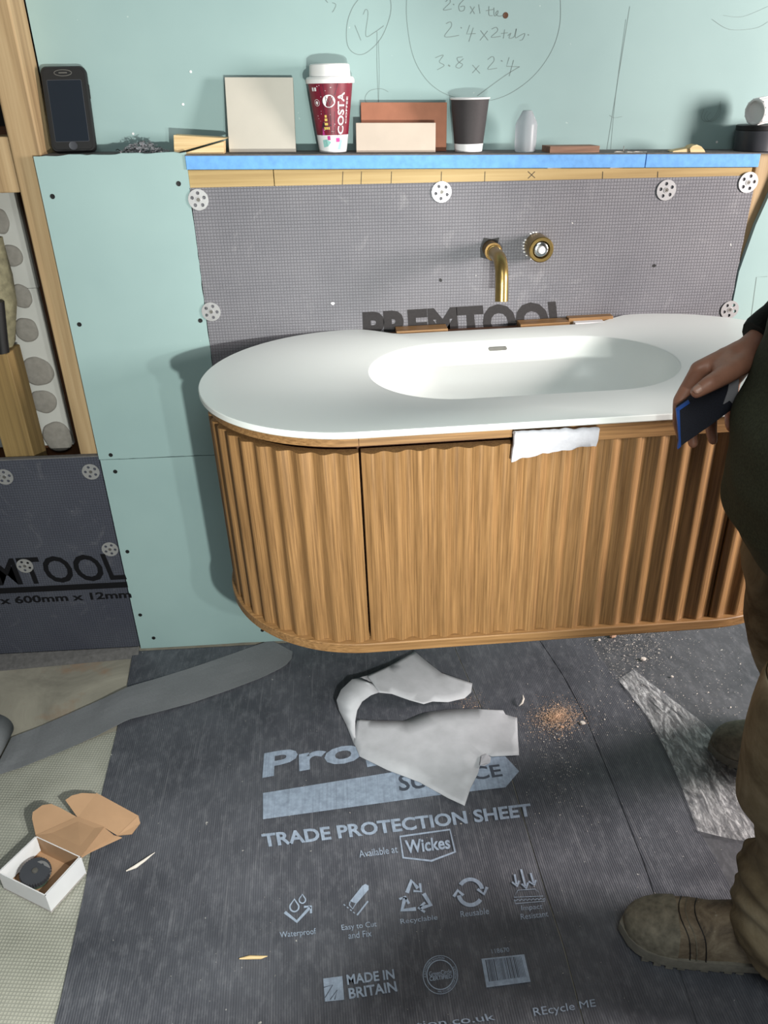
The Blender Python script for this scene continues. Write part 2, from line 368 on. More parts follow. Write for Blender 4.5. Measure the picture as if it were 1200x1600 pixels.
# middle tile backer board
wm = struct('wall_middle')
ZT = 1.1835
pts = [(-.597, 0, .585)] + [(-.599+.0015*random.random(), 0, .585+.6*i/40) for i in range(41)] + [(.6-.0015*random.random(), 0, ZT-.003-.6*i/40) for i in range(41)]
b = bm_(); prism(b, pts, (0, .0125, 0)); bb = obj('backer_board', b, 'backer', wm)
bl, br, tl, tr = P(563, 560, 1, 0), P(868, 545, 1, 0), P(566, 487, 1, 0), P(887, 469, 1, 0)
bl.z = br.z = tl.z-.083; br.z = tr.z-.083; bl.x = tl.x+.001; br.x = tr.x+.018
b = bm_(); put_text(b, 'PREMTOOL', quad_fn(bl, br, tl, tr, (0, -.0004, 0)), .052); obj('printed_lettering', b, 'ink', bb)
for px, py in ((520, 474), (1022, 415), (688, 438)):
    p = P(px, py, 1, 0); b = bm_(); pp = [p+Vector((cos(a)*.005*random.uniform(.5, 1), 0, sin(a)*.005*random.uniform(.5, 1))) for a in [k*pi/4 for k in range(8)]]
    prism(b, pp, (0, -.0006, 0)); obj('chip', b, 'white' if px == 520 else 'black', bb)

# right stud and right green board
ws = struct('wall_right')
b = bm_(); box(b, .6005, .665, .0135, .10, .9, 1.233); obj('stud', b, 'pine_z', ws, bevel=.002)
b = bm_(); box(b, .666, 1.5, .0135, .104, 1.17, 1.2185); obj('ledge_timber', b, 'pine_h', ws)
pts = [(.603, 0, .0), (1.5, 0, .0), (1.5, 0, 1.205), (.652, 0, 1.205), (.642, 0, 1.16), (.62, 0, 1.08), (.6035, 0, .98)]
b = bm_(); prism(b, pts, (0, .0125, 0)); rb_ = obj('plasterboard', b, 'green', ws)
b = bm_(); ribbon(b, [P(1199, 432, 1, 0), P(1182, 433, 1, 0), P(1173, 500, 1, 0)], .0012, (0, -1, 0), lift=.0004); obj('pencil_mark', b, 'pencil', rb_)

# timber rail under the foam ledge
tr_ = struct('trim_1')
def slab(x0, x1, y0, y1, t0, t1):          # box following the slightly sloping ledge
    bm = bm_(); v = box(bm, x0, x1, y0, y1, 0, 1)
    for q in v: q.co.z = zs(q.co.x)+(t1 if q.co.z > .5 else t0)
    return bm
xs_ = P(427, 275, 1, 0).x
obj('plank', slab(-.597, xs_, .003, .05, -.066, -.0285), 'pine_h', tr_, bevel=.001)
pk = obj('plank', slab(xs_+.0012, .588, .002, .05, -.066, -.0285), 'pine_h', tr_, bevel=.001)
b = bm_()
for px in (536, 565, 612, 690, 758, 942, 1028): ribbon(b, [P(px, 268, 1, .0015), P(px-1, 290, 1, .0015)], .0011, (0, -1, 0))
for s in ((825, 268, 836, 278), (836, 268, 825, 279)): ribbon(b, [P(s[0], s[1], 1, .0015), P(s[2], s[3], 1, .0015)], .0011, (0, -1, 0))
obj('pencil_mark', b, 'ink', pk)
b = slab(-.884, -.598, .014, YS-.001, -.03, -.001); o = obj('trim_2', b, 'cement'); o['kind'] = 'structure'

# studs and cavity at the left
st = struct('trim_3')
b = bm_(); box(b, -.944, -.886, .0135, .104, .585, 2.7); obj('stud', b, 'pine_z', st, bevel=.003)
b = bm_(); box(b, -1.5, -.945, .016, .10, 1.183, 1.287); obj('noggin', b, 'pine_z', st, bevel=.003)
b = bm_(); box(b, -1.125, -1.056, .02, .10, .0, .845); obj('post', b, 'pine_old', st, bevel=.003)
b = bm_(); box(b, -1.4, -.92, .145, .19, .0, 1.3); obj('backing_timber', b, 'oak_dark', st)
wc = struct('wall_far_left')
b = bm_(); box(b, -1.7, -.998, .132, .1445, .57, .965); w1 = obj('plasterboard', b, 'board_white', wc)
b = bm_(); box(b, -1.7, -.996, .132, .1445, .966, 1.19); w2 = obj('plasterboard', b, 'board_white', wc)
def dab(cx, cy, rx, rz, seed, par):
    c = P(cx, cy, 1, .132); bm = bm_(); rings = []
    for k, (s, h) in enumerate(((1, 0), (.97, .004), (.85, .006), (.4, .0055), (.05, .006))):
        rings.append([c+Vector((cos(a)*rx*s*(1+.13*noise.noise(Vector((cos(a)*1.3, sin(a)*1.3, seed)))), -h, sin(a)*rz*s*(1+.13*noise.noise(Vector((cos(a)*1.3+5, sin(a)*1.3, seed)))))) for a in [2*pi*i/36 for i in range(36)]])
    loft(bm, rings); obj('adhesive_dab', bm, 'dab', par, smooth=60)
for i, (cx, cy, rx, rz) in enumerate(((-2, 345, .024, .028), (18, 400, .026, .024))): dab(cx, cy, rx, rz, i*3.1, w2)
for i, (cx, cy, rx, rz) in enumerate(((34, 463, .024, .027), (42, 515, .027, .030), (59, 580, .038, .036), (68, 627, .033, .030), (90, 682, .036, .042), (28, 610, .01, .03), (46, 668, .012, .036))): dab(cx, cy, rx, rz, 10+i*3.7, w1)
b = bm_(); ribbon(b, [P(x, y, 1, .1318) for x, y in ((16, 552), (25, 568), (33, 610), (45, 655), (60, 706))], .002, (0, -1, 0)); obj('crack', b, 'black', w1)
b = bm_(); tube(b, [P(x, y, 1, .085) for x, y in ((-12, 370), (-3, 430), (4, 470), (6, 530), (6, 556))], [.02, .027, .03, .024, .012], 16); tag(obj('pipe_insulation', b, 'wool', smooth=60), 'fluffy beige mineral wool hanging in the stud opening', 'insulation')
displace(bpy.data.objects['pipe_insulation'], lambda c, n: .006*noise.noise(c*90))
b = bm_(); tube(b, [P(-4, 470, 1, .035), P(2, 530, 1, .035), P(5, 553, 1, .035)], .014, 16); tag(obj('waste_pipe', b, 'black', smooth=60), 'black plastic pipe end above the old timber post', 'pipe')

# lower-left charcoal backer board
wd = struct('wall_lower_left')
b = bm_(); box(b, -2.1, XL-.001, .0, .0125, .012, .5915); bd = obj('backer_board', b, 'backer_dark', wd)
b = bm_(); box(b, -2.1, XL-.001, -.0005, .0125, .5915, .5945); obj('board_edge', b, 'cement', wd)
tl, tr = P(-232, 902, 1, 0), P(189, 860, 1, 0); zt_ = P(100, 868, 1, 0).z
x1 = P(192, 880, 1, 0).x; x0 = x1-.485
b = bm_(); put_text(b, 'PREMTOOL', quad_fn((x0, 0, zt_-.083), (x1+.002, 0, zt_-.083), (x0, 0, zt_), (x1-.012, 0, zt_), (0, -.0004, 0)), .018)
box(b, x0, x1, -.0004, -.0002, zt_-.108, zt_-.09)
put_text(b, '1200mm x 600mm x 12mm', quad_fn((x0-.02, 0, zt_-.142), (x1+.004, 0, zt_-.142), (x0-.02, 0, zt_-.118), (x1+.004, 0, zt_-.118), (0, -.0004, 0)), .03)
obj('printed_lettering', b, 'ink_black', bd)
b = bm_(); pts = [(-2.1, -.002, .012), (XL-.001, -.002, .012), (XL-.001, -.03, -.005), (-1.3, -.055, -.005), (-2.1, -.06, -.005)]; prism(b, pts, (0, .002, -.002)); obj('baseboard_left', b, 'cement')['kind'] = 'structure'

# pencil notes on the upper wall
def pen(bm, L, w=.0011, smooth=True):
    pts = [P(x, y, 1, YS) for x, y in L]
    if smooth and len(pts) > 2:
        q = []
        for i in range(len(pts)-1):
            p0, p1, p2, p3 = pts[max(i-1, 0)], pts[i], pts[i+1], pts[min(i+2, len(pts)-1)]
            for k in range(5):
                t = k/5; q.append(.5*((2*p1)+(p2-p0)*t+(2*p0-5*p1+4*p2-p3)*t*t+(3*p1-p0-3*p2+p3)*t*t*t))
        q.append(pts[-1]); pts = q
    ribbon(bm, pts, w, (0, -1, 0), lift=.0004)
def Z(x, y): return (480+x*.35, y*.35)
b = bm_()
pen(b, [Z(*q) for q in ((255, -30), (205, 30), (178, 110), (180, 200), (215, 240), (265, 235), (330, 170), (370, 70), (372, 0), (350, -40))])
pen(b, [Z(*q) for q in ((213, 113), (240, 180))]); pen(b, [Z(*q) for q in ((250, 65), (262, 42), (272, 62), (262, 160), (300, 145), (342, 115))])
pen(b, [Z(*q) for q in ((312, 140), (312, 300), (320, 485))], .0009); pen(b, [Z(*q) for q in ((318, 180), (322, 330), (318, 480))], .0007)
pen(b, [Z(*q) for q in ((362, 410), (330, 396), (280, 405), (258, 440), (275, 475))], .0008)
pen(b, [Z(*q) for q in ((445, -30), (445, 90), (470, 240), (520, 340), (590, 405), (680, 440), (790, 452), (900, 420), (1010, 340), (1090, 230), (1128, 110), (1130, -20))], .0009)
pen(b, [Z(*q) for q in ((112, 12), (128, 20), (122, 40), (112, 55))]); pen(b, [Z(*q) for q in ((82, 0), (92, 12))])
# "2.6 x 1 tele"
pen(b, [Z(*q) for q in ((618, 8), (634, -4), (638, 12), (608, 44), (645, 40))]); pen(b, [Z(652, 18), Z(656, 22)], .0018)
pen(b, [Z(*q) for q in ((700, -2), (678, 24), (682, 48), (700, 46), (702, 28), (684, 30))])
pen(b, [Z(728, 28), Z(748, 62)]); pen(b, [Z(748, 30), Z(728, 62)]); pen(b, [Z(766, 20), Z(772, 60)])
pen(b, [Z(*q) for q in ((812, 28), (812, 66), (828, 70))]); pen(b, [Z(798, 48), Z(832, 42)]); pen(b, [Z(*q) for q in ((834, 34), (836, 70), (850, 62), (852, 48), (842, 60), (856, 72), (880, 68))])
# "2.4 x 2 tels."
pen(b, [Z(*q) for q in ((620, 106), (640, 98), (644, 118), (614, 164), (678, 158))]); pen(b, [Z(686, 122), Z(690, 126)], .0018)
pen(b, [Z(*q) for q in ((726, 112), (712, 152), (752, 150))], smooth=False); pen(b, [Z(742, 124), Z(722, 186)])
pen(b, [Z(774, 136), Z(808, 180)]); pen(b, [Z(806, 138), Z(772, 180)])
pen(b, [Z(*q) for q in ((824, 130), (844, 122), (850, 138), (822, 166), (864, 162))]); pen(b, [Z(882, 132), Z(876, 172)]); pen(b, [Z(866, 150), Z(896, 146)])
pen(b, [Z(*q) for q in ((896, 160), (910, 148), (902, 170), (924, 164), (934, 128), (930, 168), (952, 158), (972, 150), (962, 176), (948, 180))]); pen(b, [Z(986, 154), Z(990, 158)], .0018)
# "3.8 x 2.4"
pen(b, [Z(*q) for q in ((572, 258), (608, 246), (590, 276), (612, 292), (580, 312))]); pen(b, [Z(630, 290), Z(638, 296)], .0024)
pen(b, [Z(*q) for q in ((694, 254), (670, 258), (676, 276), (694, 288), (680, 304), (664, 294), (698, 262))])
pen(b, [Z(738, 290), Z(772, 328)]); pen(b, [Z(768, 292), Z(738, 326)])
pen(b, [Z(*q) for q in ((806, 266), (828, 252), (834, 272), (806, 308), (848, 304))]); pen(b, [Z(866, 270), Z(872, 274)], .0018)
pen(b, [Z(*q) for q in ((902, 256), (890, 296), (948, 298))], smooth=False); pen(b, [Z(922, 268), Z(902, 340)])
pen(b, [Z(*q) for q in ((948, 298), (880, 340), (760, 428))])
# faint lines at the right
pen(b, [(984, 10), (968, 110), (948, 235)], .0008); pen(b, [(978, 30), (962, 150), (954, 235)], .0006); pen(b, [(952, 180), (960, 184), (972, 182)], .0006)
for k in range(3): pen(b, [(1100+k*5, 170+k*3), (1096+k*4, 184), (1104+k*4, 190), (1118+k*3, 180), (1126, 158+k*4)], .0006)
pen(b, [(1112, 30), (1140, 46), (1180, 44), (1200, 34)], .0006); pen(b, [(1130, 24), (1160, 26), (1200, 10)], .0005)
obj('pencil_writing', b, 'pencil', wb)
p = P(790, 24, 1, YS); b = bm_(); lathe(b, [(.0058, -.0005), (.0055, .0006), (.002, .0003)], p, 14, (0, -1, 0)); obj('screw', b, 'oak_dark', wb)
for px, py in ((122, 115), (298, 112), (208, 209), (286, 163), (1120, 222)):
    p = P(px, py, 1, YS); b = bm_(); lathe(b, [(.0028, -.0004), (.0024, .0008)], p, 8, (0, -1, 0)); obj('paint_fleck', b, 'white', wb)

# ================================================================== FOAM LEDGE
xa = P(1008, 248, 1, 0).x
for (x0, x1, lab) in ((-.598, xa, 'long blue foam board with grey cement skin forming the ledge'), (xa+.0015, .80, 'short blue foam board at the right end of the ledge')):
    t = thing('foam_ledge_board', lab, 'foam board', (x0, .05, 1.2), group='blue foam boards of the ledge')
    x1b = min(x1, .598)
    obj('foam_core', slab(x0, x1b, -.003, YS-.001, -.0275, -.002), 'foam_blue', t, bevel=.001)
    obj('cement_skin', slab(x0, x1, -.003, YS-.001, -.002, 0), 'cement', t)
for px0, px1 in ((856, 877), (954, 974)):
    b = bm_(); p, q = P(px0, 258, 1, 0), P(px1, 258, 1, 0); box(b, p.x, q.x, -.001, .03, zs(p.x)-.0283, zs(p.x)-.0272); tag(obj('packing_shim', b, 'white'), 'white packing shim under the blue ledge, %s' % ('nearer the paper cups' if px0 < 900 else 'nearer the foam seam'), 'shim', 'white shims under the ledge')

# ================================================================== BASIN TOP
ZV, R_, XCL, XCR, YC = .880, .2965, -.279, .374, -.296
XB = (XCL+XCR)/2
def stadium(xl, xr, r, yc, z, n=64):
    L = [Vector((xl+r*cos(a), yc+r*sin(a), z)) for a in [pi/2+pi*i/n for i in range(n+1)]]
    return L+[Vector((xr+r*cos(a), yc+r*sin(a), z)) for a in [-pi/2+pi*i/n for i in range(n+1)]]
def outer_outline(inset=0.):
    r = R_-inset; pts = []
    for i in range(49): a = pi/2+pi*i/48; pts.append((XCL+r*cos(a), YC+r*sin(a)))
    for i in range(49): a = -pi/2+pi*i/48; pts.append((XCR+r*cos(a), YC+r*sin(a)))
    N = 60                                   # scooped-out back edge
    for i in range(1, N):
        x = XCR-.012-(XCR-XCL-.024)*i/N; u = min(abs(x-(XCL+.012)), abs(XCR-.012-x))/.105; u = min(1, u); e = u*u*(3-2*u)
        pts.append((x, YC+r-.056*e))
    return pts
CX, CY = XB, -.305
def radial(poly, N=288):
    out = []
    for k in range(N):
        a = 2*pi*k/N; d = (cos(a), sin(a)); best = None
        for i in range(len(poly)):
            x1, y1 = poly[i][0]-CX, poly[i][1]-CY; x2, y2 = poly[(i+1) % len(poly)][0]-CX, poly[(i+1) % len(poly)][1]-CY
            ex, ey = x2-x1, y2-y1; den = d[0]*ey-d[1]*ex
            if abs(den) < 1e-12: continue
            t = (x1*ey-y1*ex)/den; s = (x1*d[1]-y1*d[0])/den
            if t > 0 and -1e-9 <= s <= 1+1e-9 and (best is None or t > best): best = t
        out.append((CX+d[0]*best, CY+d[1]*best))
    return out
def basin_outline(r, half): return [(p.x, p.y) for p in stadium(CX-half, CX+half, r, CY, 0, 48)]
bt = thing('basin_top', 'white pill-shaped solid surface basin top with scooped back edge on the oak cabinet', 'basin', (XB, YC, ZV-.012))
b = bm_()
BR, BH = .168, .133
prof = [(BR, BH, 0), (BR-.0025, BH, -.0012), (BR-.0045, BH, -.005), (BR-.014, BH, -.04), (BR-.026, BH-.001, -.075), (BR-.042, BH-.004, -.098), (BR-.068, BH-.008, -.110), (BR-.11, BH-.015, -.1135), (BR-.155, BH-.06, -.116)]
rings = [[Vector((x, y, ZV-.012)) for x, y in radial(outer_outline(.002))], [Vector((x, y, ZV-.010)) for x, y in radial(outer_outline(0))],
         [Vector((x, y, ZV-.0015)) for x, y in radial(outer_outline(0))], [Vector((x, y, ZV)) for x, y in radial(outer_outline(.0015))]]
rings += [[Vector((x, y, ZV+h)) for x, y in radial(basin_outline(r, max(hf, .02)))] for r, hf, h in prof]
R = loft(b, rings, True, False, True)
under = [[Vector((x, y, ZV+h)) for x, y in radial(basin_outline(r, hf))] for r, hf, h in ((BR+.01, BH, -.012), (BR-.02, BH, -.09), (BR-.06, BH, -.124))]
R2 = loft(b, under, True, False, True)
for i in range(288): j = (i+1) % 288; b.faces.new((R[0][i], R2[0][i], R2[0][j], R[0][j]))
obj('basin_slab', b, 'solid', bt, smooth=35)
pO = P(777, 548, 1, CY+BR-.012); b = bm_()
prism(b, [pO+Vector((x, 0, z)) for x, z in [(.016+.0035*cos(a), .0035*sin(a)) for a in [-pi/2+pi*i/8 for i in range(9)]]+[(-.016+.0035*cos(a), .0035*sin(a)) for a in [pi/2+pi*i/8 for i in range(9)]]], (0, -.006, 0)); obj('overflow_slot', b, 'steel_dull', bt)

# ================================================================== OAK CABINET
vc = thing('vanity_cabinet', 'wall-hung oak vanity cabinet with fluted rounded front', 'cabinet', (XB, YC, .424))
PER, AMP = .0404, .0044
def outline_pt(s, r):                        # s runs along the face from the left wall round the front to the right wall
    q = pi/2*r_ref*2; st_ = XCR-XCL
    if s < q: a = pi/2+s/r_ref; return XCL+r*cos(a), YC+r*sin(a)
    if s < q+st_: return XCL+(s-q), YC-r
    a = -pi/2+(s-q-st_)/r_ref; return XCR+r*cos(a), YC+r*sin(a)
r_ref = .279
QL = pi*r_ref; ST = XCR-XCL; TOT = 2*QL+ST
def fluted(s0, s1, z0, z1):
    n = max(8, int((s1-s0)/PER*14)); o_, i_ = [], []
    for k in range(n+1):
        s = s0+(s1-s0)*k/n; ph = (s-QL)/PER
        w = -AMP*cos(2*pi*ph)
        o_.append(outline_pt(s, r_ref+w)); i_.append(outline_pt(s, r_ref-.02))
    poly = o_+i_[::-1]; bm = bm_(); N = len(o_)
    A = [[bm.verts.new((x, y, z)) for x, y in o_] for z in (z0, z1)]; B = [[bm.verts.new((x, y, z)) for x, y in i_] for z in (z0, z1)]
    for k in range(N-1):
        bm.faces.new((A[0][k], A[0][k+1], A[1][k+1], A[1][k])); bm.faces.new((B[0][k+1], B[0][k], B[1][k], B[1][k+1]))
        bm.faces.new((A[1][k], A[1][k+1], B[1][k+1], B[1][k])); bm.faces.new((A[0][k+1], A[0][k], B[0][k], B[0][k+1]))
    for k in (0, N-1): bm.faces.new((A[0][k], A[1][k], B[1][k], B[0][k]))
    return bm
ZF0, ZF1 = .4455, .8345
obj('end_panel', fluted(.02, QL-.0015, ZF0, ZF1), 'oak', vc, smooth=50)
obj('door', fluted(QL+.0025, QL+ST-.0025, ZF0, ZF1), 'oak', vc, smooth=50)
obj('end_panel', fluted(QL+ST+.0015, TOT-.02, ZF0, ZF1), 'oak', vc, smooth=50)
def band(s0, s1, r0, r1, z0, z1, n=60):
    bm = bm_(); S = [s0+(s1-s0)*k/n for k in range(n+1)]
    rows = [[bm.verts.new((*outline_pt(s, r), z)) for s in S] for r, z in ((r1, z0), (r1, z1), (r0, z1), (r0, z0))]
    for k in range(n):
        for i in range(4): bm.faces.new((rows[i][k], rows[i][k+1], rows[(i+1) % 4][k+1], rows[(i+1) % 4][k]))
    for k in (0, n): bm.faces.new([rows[i][k] for i in range(4)])
    return bm
XG = 0.0                                      # where the finger groove ends
obj('top_rail', band(.02, QL-.0006, .245, .2835, .8500, .8675), 'oak_h', vc, smooth=40)
obj('top_rail', band(QL+.0004, QL+XG-XCL+.0, .245, .2835, .8500, .8675), 'oak_h', vc, smooth=40)
obj('top_rail', band(QL+XG-XCL+.0005, TOT-.02, .245, .2835, .8355, .8675, 80), 'oak_h', vc, smooth=40)
obj('carcass', band(.02, TOT-.02, .20, .246, .446, .866, 90), 'oak_dark', vc, smooth=40)
b = bm_(); loft(b, [stadium(XCL, XCR, .2865, YC, z) for z in (.4235, .4255)] + [stadium(XCL, XCR, .289, YC, z) for z in (.4265, .444)] + [stadium(XCL, XCR, .2875, YC, .4453)]); obj('bottom_plate', b, 'oak_h', vc, smooth=40)
b = bm_(); box(b, XCL+.02, XCR-.02, -.03, -.012, .60, .872); obj('back_panel', b, 'oak_dark', vc)
for a0, a1 in ((620, 700), (812, 888)):
    p, q = P(a0, 515, 1, -.03), P(a1, 513, 1, -.03); b = bm_(); box(b, p.x, q.x, -.045, -.006, .866, .8825); obj('back_rail', b, 'oak_h', vc, bevel=.001)
p, q = P(889, 512, 1, -.03), P(958, 510, 1, -.03); b = bm_(); box(b, p.x, q.x, -.03, -.008, .866, .8865); obj('back_rail', b, 'oak_h', vc, bevel=.001)
p, q = P(895, 516, 1, -.03), P(940, 514, 1, -.03); b = bm_(); box(b, p.x, q.x, -.05, -.031, .862, .8805); obj('fixing_bracket', b, 'white', vc, bevel=.001)

# foam strip folded over the door edge
p0, p1 = P(803, 690, 1, -.60), P(934, 684, 1, -.60)
b = bm_(); rings = []
N = 34
for i in range(N+1):
    u = i/N; x = p0.x+(p1.x-p0.x)*u; dz = .003*noise.noise(Vector((u*9, 0, 1))); low = .052-.020*u+.004*noise.noise(Vector((u*7, 2, 0)))+(.005*max(0, 1-u*9))
    th = .0055+.001*noise.noise(Vector((u*14, 5, 5)))
    prof2 = [(-.586, .861), (-.593, .8655), (-.600, .8655), (-.6035, .860), (-.6025, .846), (-.599, .834), (-.597, .868-low)]
    inn = [(-.597+th, .868-low+.001), (-.596+th*.6, .834), (-.5965, .846), (-.5965, .858), (-.594, .8605), (-.588, .858)]
    rings.append([Vector((x+random.uniform(-.0006, .0006)+(.0025*noise.noise(Vector((z*130, 0, 0))) if i in (0, N) else 0), y-.0015, z+dz)) for y, z in prof2+inn])
loft(b, rings); tag(obj('foam_strip', b, 'foam', smooth=60), 'strip of white packing foam folded over the top edge of the oak door', 'foam')

# the unit hangs a degree out of level
for q_ in (bt, vc): q_.rotation_euler.y = -radians(1.1); q_.location.z += .006
vc.location.x += .0065
bpy.data.objects['foam_strip'].location.z = .0065

# ================================================================== TAP
tp = thing('wall_spout', 'brass wall spout bending down over the basin', 'tap', (.027, 0, 1.046))
c0 = Vector((.032, 0, 1.048))
b = bm_(); pts = [c0+Vector((random.uniform(-.002, .002)+.021*sx, -.0007, .021*sz+random.uniform(-.003, .003))) for sx, sz in ((-1, -.9), (-.2, -1.05), (.6, -.8), (.75, .2), (1.0, 1.0), (.2, .9), (-.7, 1.05), (-1.05, 0))]; prism(b, pts, (0, .0005, 0)); obj('cut_hole', b, 'black', tp)
b = bm_(); lathe(b, [(.0165, .0), (.0165, .036), (.0185, .0365), (.0185, .044), (.016, .0445)], c0, 32, (0, -1, 0)); obj('wall_stub', b, 'brass_dark', tp, smooth=40)
pts = [c0+Vector((0, -.04, 0)), c0+Vector((0, -.085, 0))]
BRD = .048
for i in range(13): a = (pi/2*.93)*i/12; pts.append(c0+Vector((0, -.098-BRD*sin(a), -BRD*(1-cos(a)))))
last = pts[-1]; dirv = (pts[-1]-pts[-2]).normalized()
pts += [last+dirv*.015, last+dirv*.036]
b = bm_(); tube(b, pts, [.0135]*len(pts), 28); obj('spout', b, 'brass', tp, smooth=50)
b = bm_(); lathe(b, [(.0145, .0), (.0145, .010), (.0138, .0105)], c0+Vector((0, -.043, 0)), 32, (0, -1, 0)); obj('collar', b, 'brass', tp, smooth=40)
kb = thing('tap_control', 'round raw brass tap control with chrome cartridge beside the spout', 'tap', (.138, 0, 1.046))
c1 = Vector((.134, 0, 1.050))
b = bm_(); lathe(b, [(.0265, 0), (.0265, .030), (.0255, .040), (.0265, .041), (.0265, .047), (.0245, .049), (.0185, .049), (.0175, .040)], c1, 40, (0, -1, 0), True, False); obj('valve_body', b, 'brass', kb, smooth=40)
b = bm_(); lathe(b, [(.0178, .038), (.0165, .040), (.0155, .0405), (.0155, .046), (.013, .0475), (.008, .0475)], c1, 32, (0, -1, 0)); obj('cartridge', b, 'chrome', kb, smooth=40)
b = bm_(); lathe(b, [(.008, .0475), (.0075, .053), (.005, .0545)], c1, 20, (0, -1, 0)); obj('spindle', b, 'white', kb, smooth=40)
b = bm_()
for k in range(30):
    if random.random() < .35: continue
    a = 2*pi*(k+random.uniform(-.3, .3))/30; r0, r1 = .0262, .0262+random.uniform(.003, .007); m = c1+Vector((cos(a)*(r0+r1)/2, 0, sin(a)*(r0+r1)/2)); box(b, m.x-.002, m.x+.002, -.0012, 0, m.z-.0012, m.z+.0012)
obj('torn_mesh_edge', b, 'white', kb, kind='stuff')

# ================================================================== WASHERS
def washer_mesh(R=.0208):
    bm = bm_(); E_ = []
    def ring(cx, cz, r, n):
        v = [bm.verts.new((cx+r*cos(2*pi*i/n), 0, cz+r*sin(2*pi*i/n))) for i in range(n)]; E_.extend(bm.edges.new((v[i], v[(i+1) % n])) for i in range(n))
    ring(0, 0, R, 40)
    for k in range(5): a = pi/2+2*pi*k/5; ring(.0128*cos(a), .0128*sin(a), .0036, 12)
    bmesh.ops.triangle_fill(bm, use_beauty=True, use_dissolve=False, edges=E_)
    r = bmesh.ops.extrude_face_region(bm, geom=list(bm.faces)); bmesh.ops.translate(bm, verts=[g for g in r['geom'] if isinstance(g, bmesh.types.BMVert)], vec=(0, -.0013, 0)); return bm
wm0 = sm0 = hm0 = None
def washer(px, py, label, yv=0., tilt=(0, 0, 0), spin=0., loc=None, group='perforated fixing washers'):
    global wm0, sm0, hm0
    p = Vector(loc) if loc else P(px, py, 1, yv-.0012)
    t = thing('fixing_washer', label, 'washer', p, (tilt[0], spin, tilt[2]), group)
    if wm0 is None:
        o1 = obj('washer_plate', washer_mesh(), 'steel', t, local=True)
        bm = bm_(); lathe(bm, [(.0062, .0012), (.0058, .0022), (.0042, .0022), (.0040, .0012)], (0, 0, 0), 20, (0, -1, 0)); o2 = obj('raised_rim', bm, 'steel', t, local=True, smooth=40)
        bm = bm_(); lathe(bm, [(.0039, .0010), (.0036, .0026), (.0016, .0026), (.0012, .0014)], (0, 0, 0), 16, (0, -1, 0)); o3 = obj('screw_head', bm, 'steel_dull', t, local=True, smooth=40)
        wm0, sm0, hm0 = o1.data, o2.data, o3.data
    else:
        for n_, me in (('washer_plate', wm0), ('raised_rim', sm0), ('screw_head', hm0)):
            o = bpy.data.objects.new(n_, me); C.objects.link(o); o.parent = t
    return t
for i, (px, py, lab) in enumerate(((310, 312, 'perforated steel washer at the top left corner of the grey board'), (330, 487, 'perforated steel washer on the grey board\'s left edge above the basin end'),
    (690, 300, 'perforated steel washer at the top middle of the grey board'), (1041, 297, 'perforated steel washer near the grey board\'s top, right of the tap control'),
    (1169, 285, 'perforated steel washer at the top right corner of the grey board'), (1140, 484, 'perforated steel washer on the grey board\'s right edge above the hand'),
    (142, 737, 'perforated steel washer at the top right corner of the charcoal board'), (7, 745, 'perforated steel washer at the charcoal board\'s top, cut by the picture edge'),
    (172, 858, 'perforated steel washer over the letter L on the charcoal board'), (39, 884, 'perforated steel washer over the letter T on the charcoal board'))):
    washer(px, py, lab, spin=i*.37)

# ================================================================== THINGS ON THE LEDGE
def xsh(px, py=240, y=.05): return P(px, py, 1, y).x
# phone
xp = xsh(120, 243, .06); ph = thing('phone', 'black phone in a rugged rubber case leaning on the green wall', 'phone', (xp, .058, zs(xp)-.0008), (radians(-13), 0, radians(3)))
def rrect(w, h, r, y, n=8, z0=0):
    L = []
    for cx, cz, a0 in ((w/2-r, h-r, 0), (-w/2+r, h-r, pi/2), (-w/2+r, r, pi), (w/2-r, r, 3*pi/2)):
        L += [Vector((cx+r*cos(a0+pi/2*i/n), y, z0+cz+r*sin(a0+pi/2*i/n))) for i in range(n+1)]
    return L
PW, PH = .089, .158
b = bm_(); loft(b, [rrect(PW-.004, PH-.004, .011, .0, z0=.002), rrect(PW, PH, .013, -.003), rrect(PW, PH, .013, -.011), rrect(PW-.004, PH-.004, .011, -.014, z0=.002)]); obj('case', b, 'rubber', ph, smooth=40, local=True)
b = bm_(); loft(b, [rrect(PW-.010, PH-.010, .008, -.0138, z0=.005), rrect(PW-.011, PH-.011, .008, -.0152, z0=.0055)]); obj('front_bezel', b, 'black', ph, smooth=40, local=True)
b = bm_(); loft(b, [rrect(.066, .112, .002, -.015, z0=.020), rrect(.0655, .1115, .002, -.0157, z0=.02025)]); obj('screen', b, 'screen', ph, local=True)
b = bm_(); loft(b, [rrect(.0675, .1135, .003, -.0148, z0=.0193), rrect(.0675, .1135, .003, -.0153, z0=.0193)]); obj('screen_border', b, 'charcoal', ph, local=True)
b = bm_(); lathe(b, [(.0085, .0148), (.008, .0162), (.006, .0158)], (0, 0, .012), 24, (0, -1, 0)); obj('home_button', b, 'charcoal', ph, smooth=40, local=True)
b = bm_(); ribbon(b, [Vector((.017*cos(a)*(1 if abs(cos(a)) < .9 else 1), -.0156, .145+.0055*sin(a))) for a in [2*pi*i/20 for i in range(20)]], .0012, (0, -1, 0), True); obj('earpiece_ring', b, 'steel_dull', ph, local=True)
b = bm_(); box(b, -.008, .008, -.0162, -.0152, .144, .146); obj('earpiece', b, 'steel_dull', ph, local=True)
b = bm_(); box(b, PW/2-.001, PW/2+.0012, -.010, -.005, .10, .125); obj('side_button', b, 'rubber', ph, local=True)
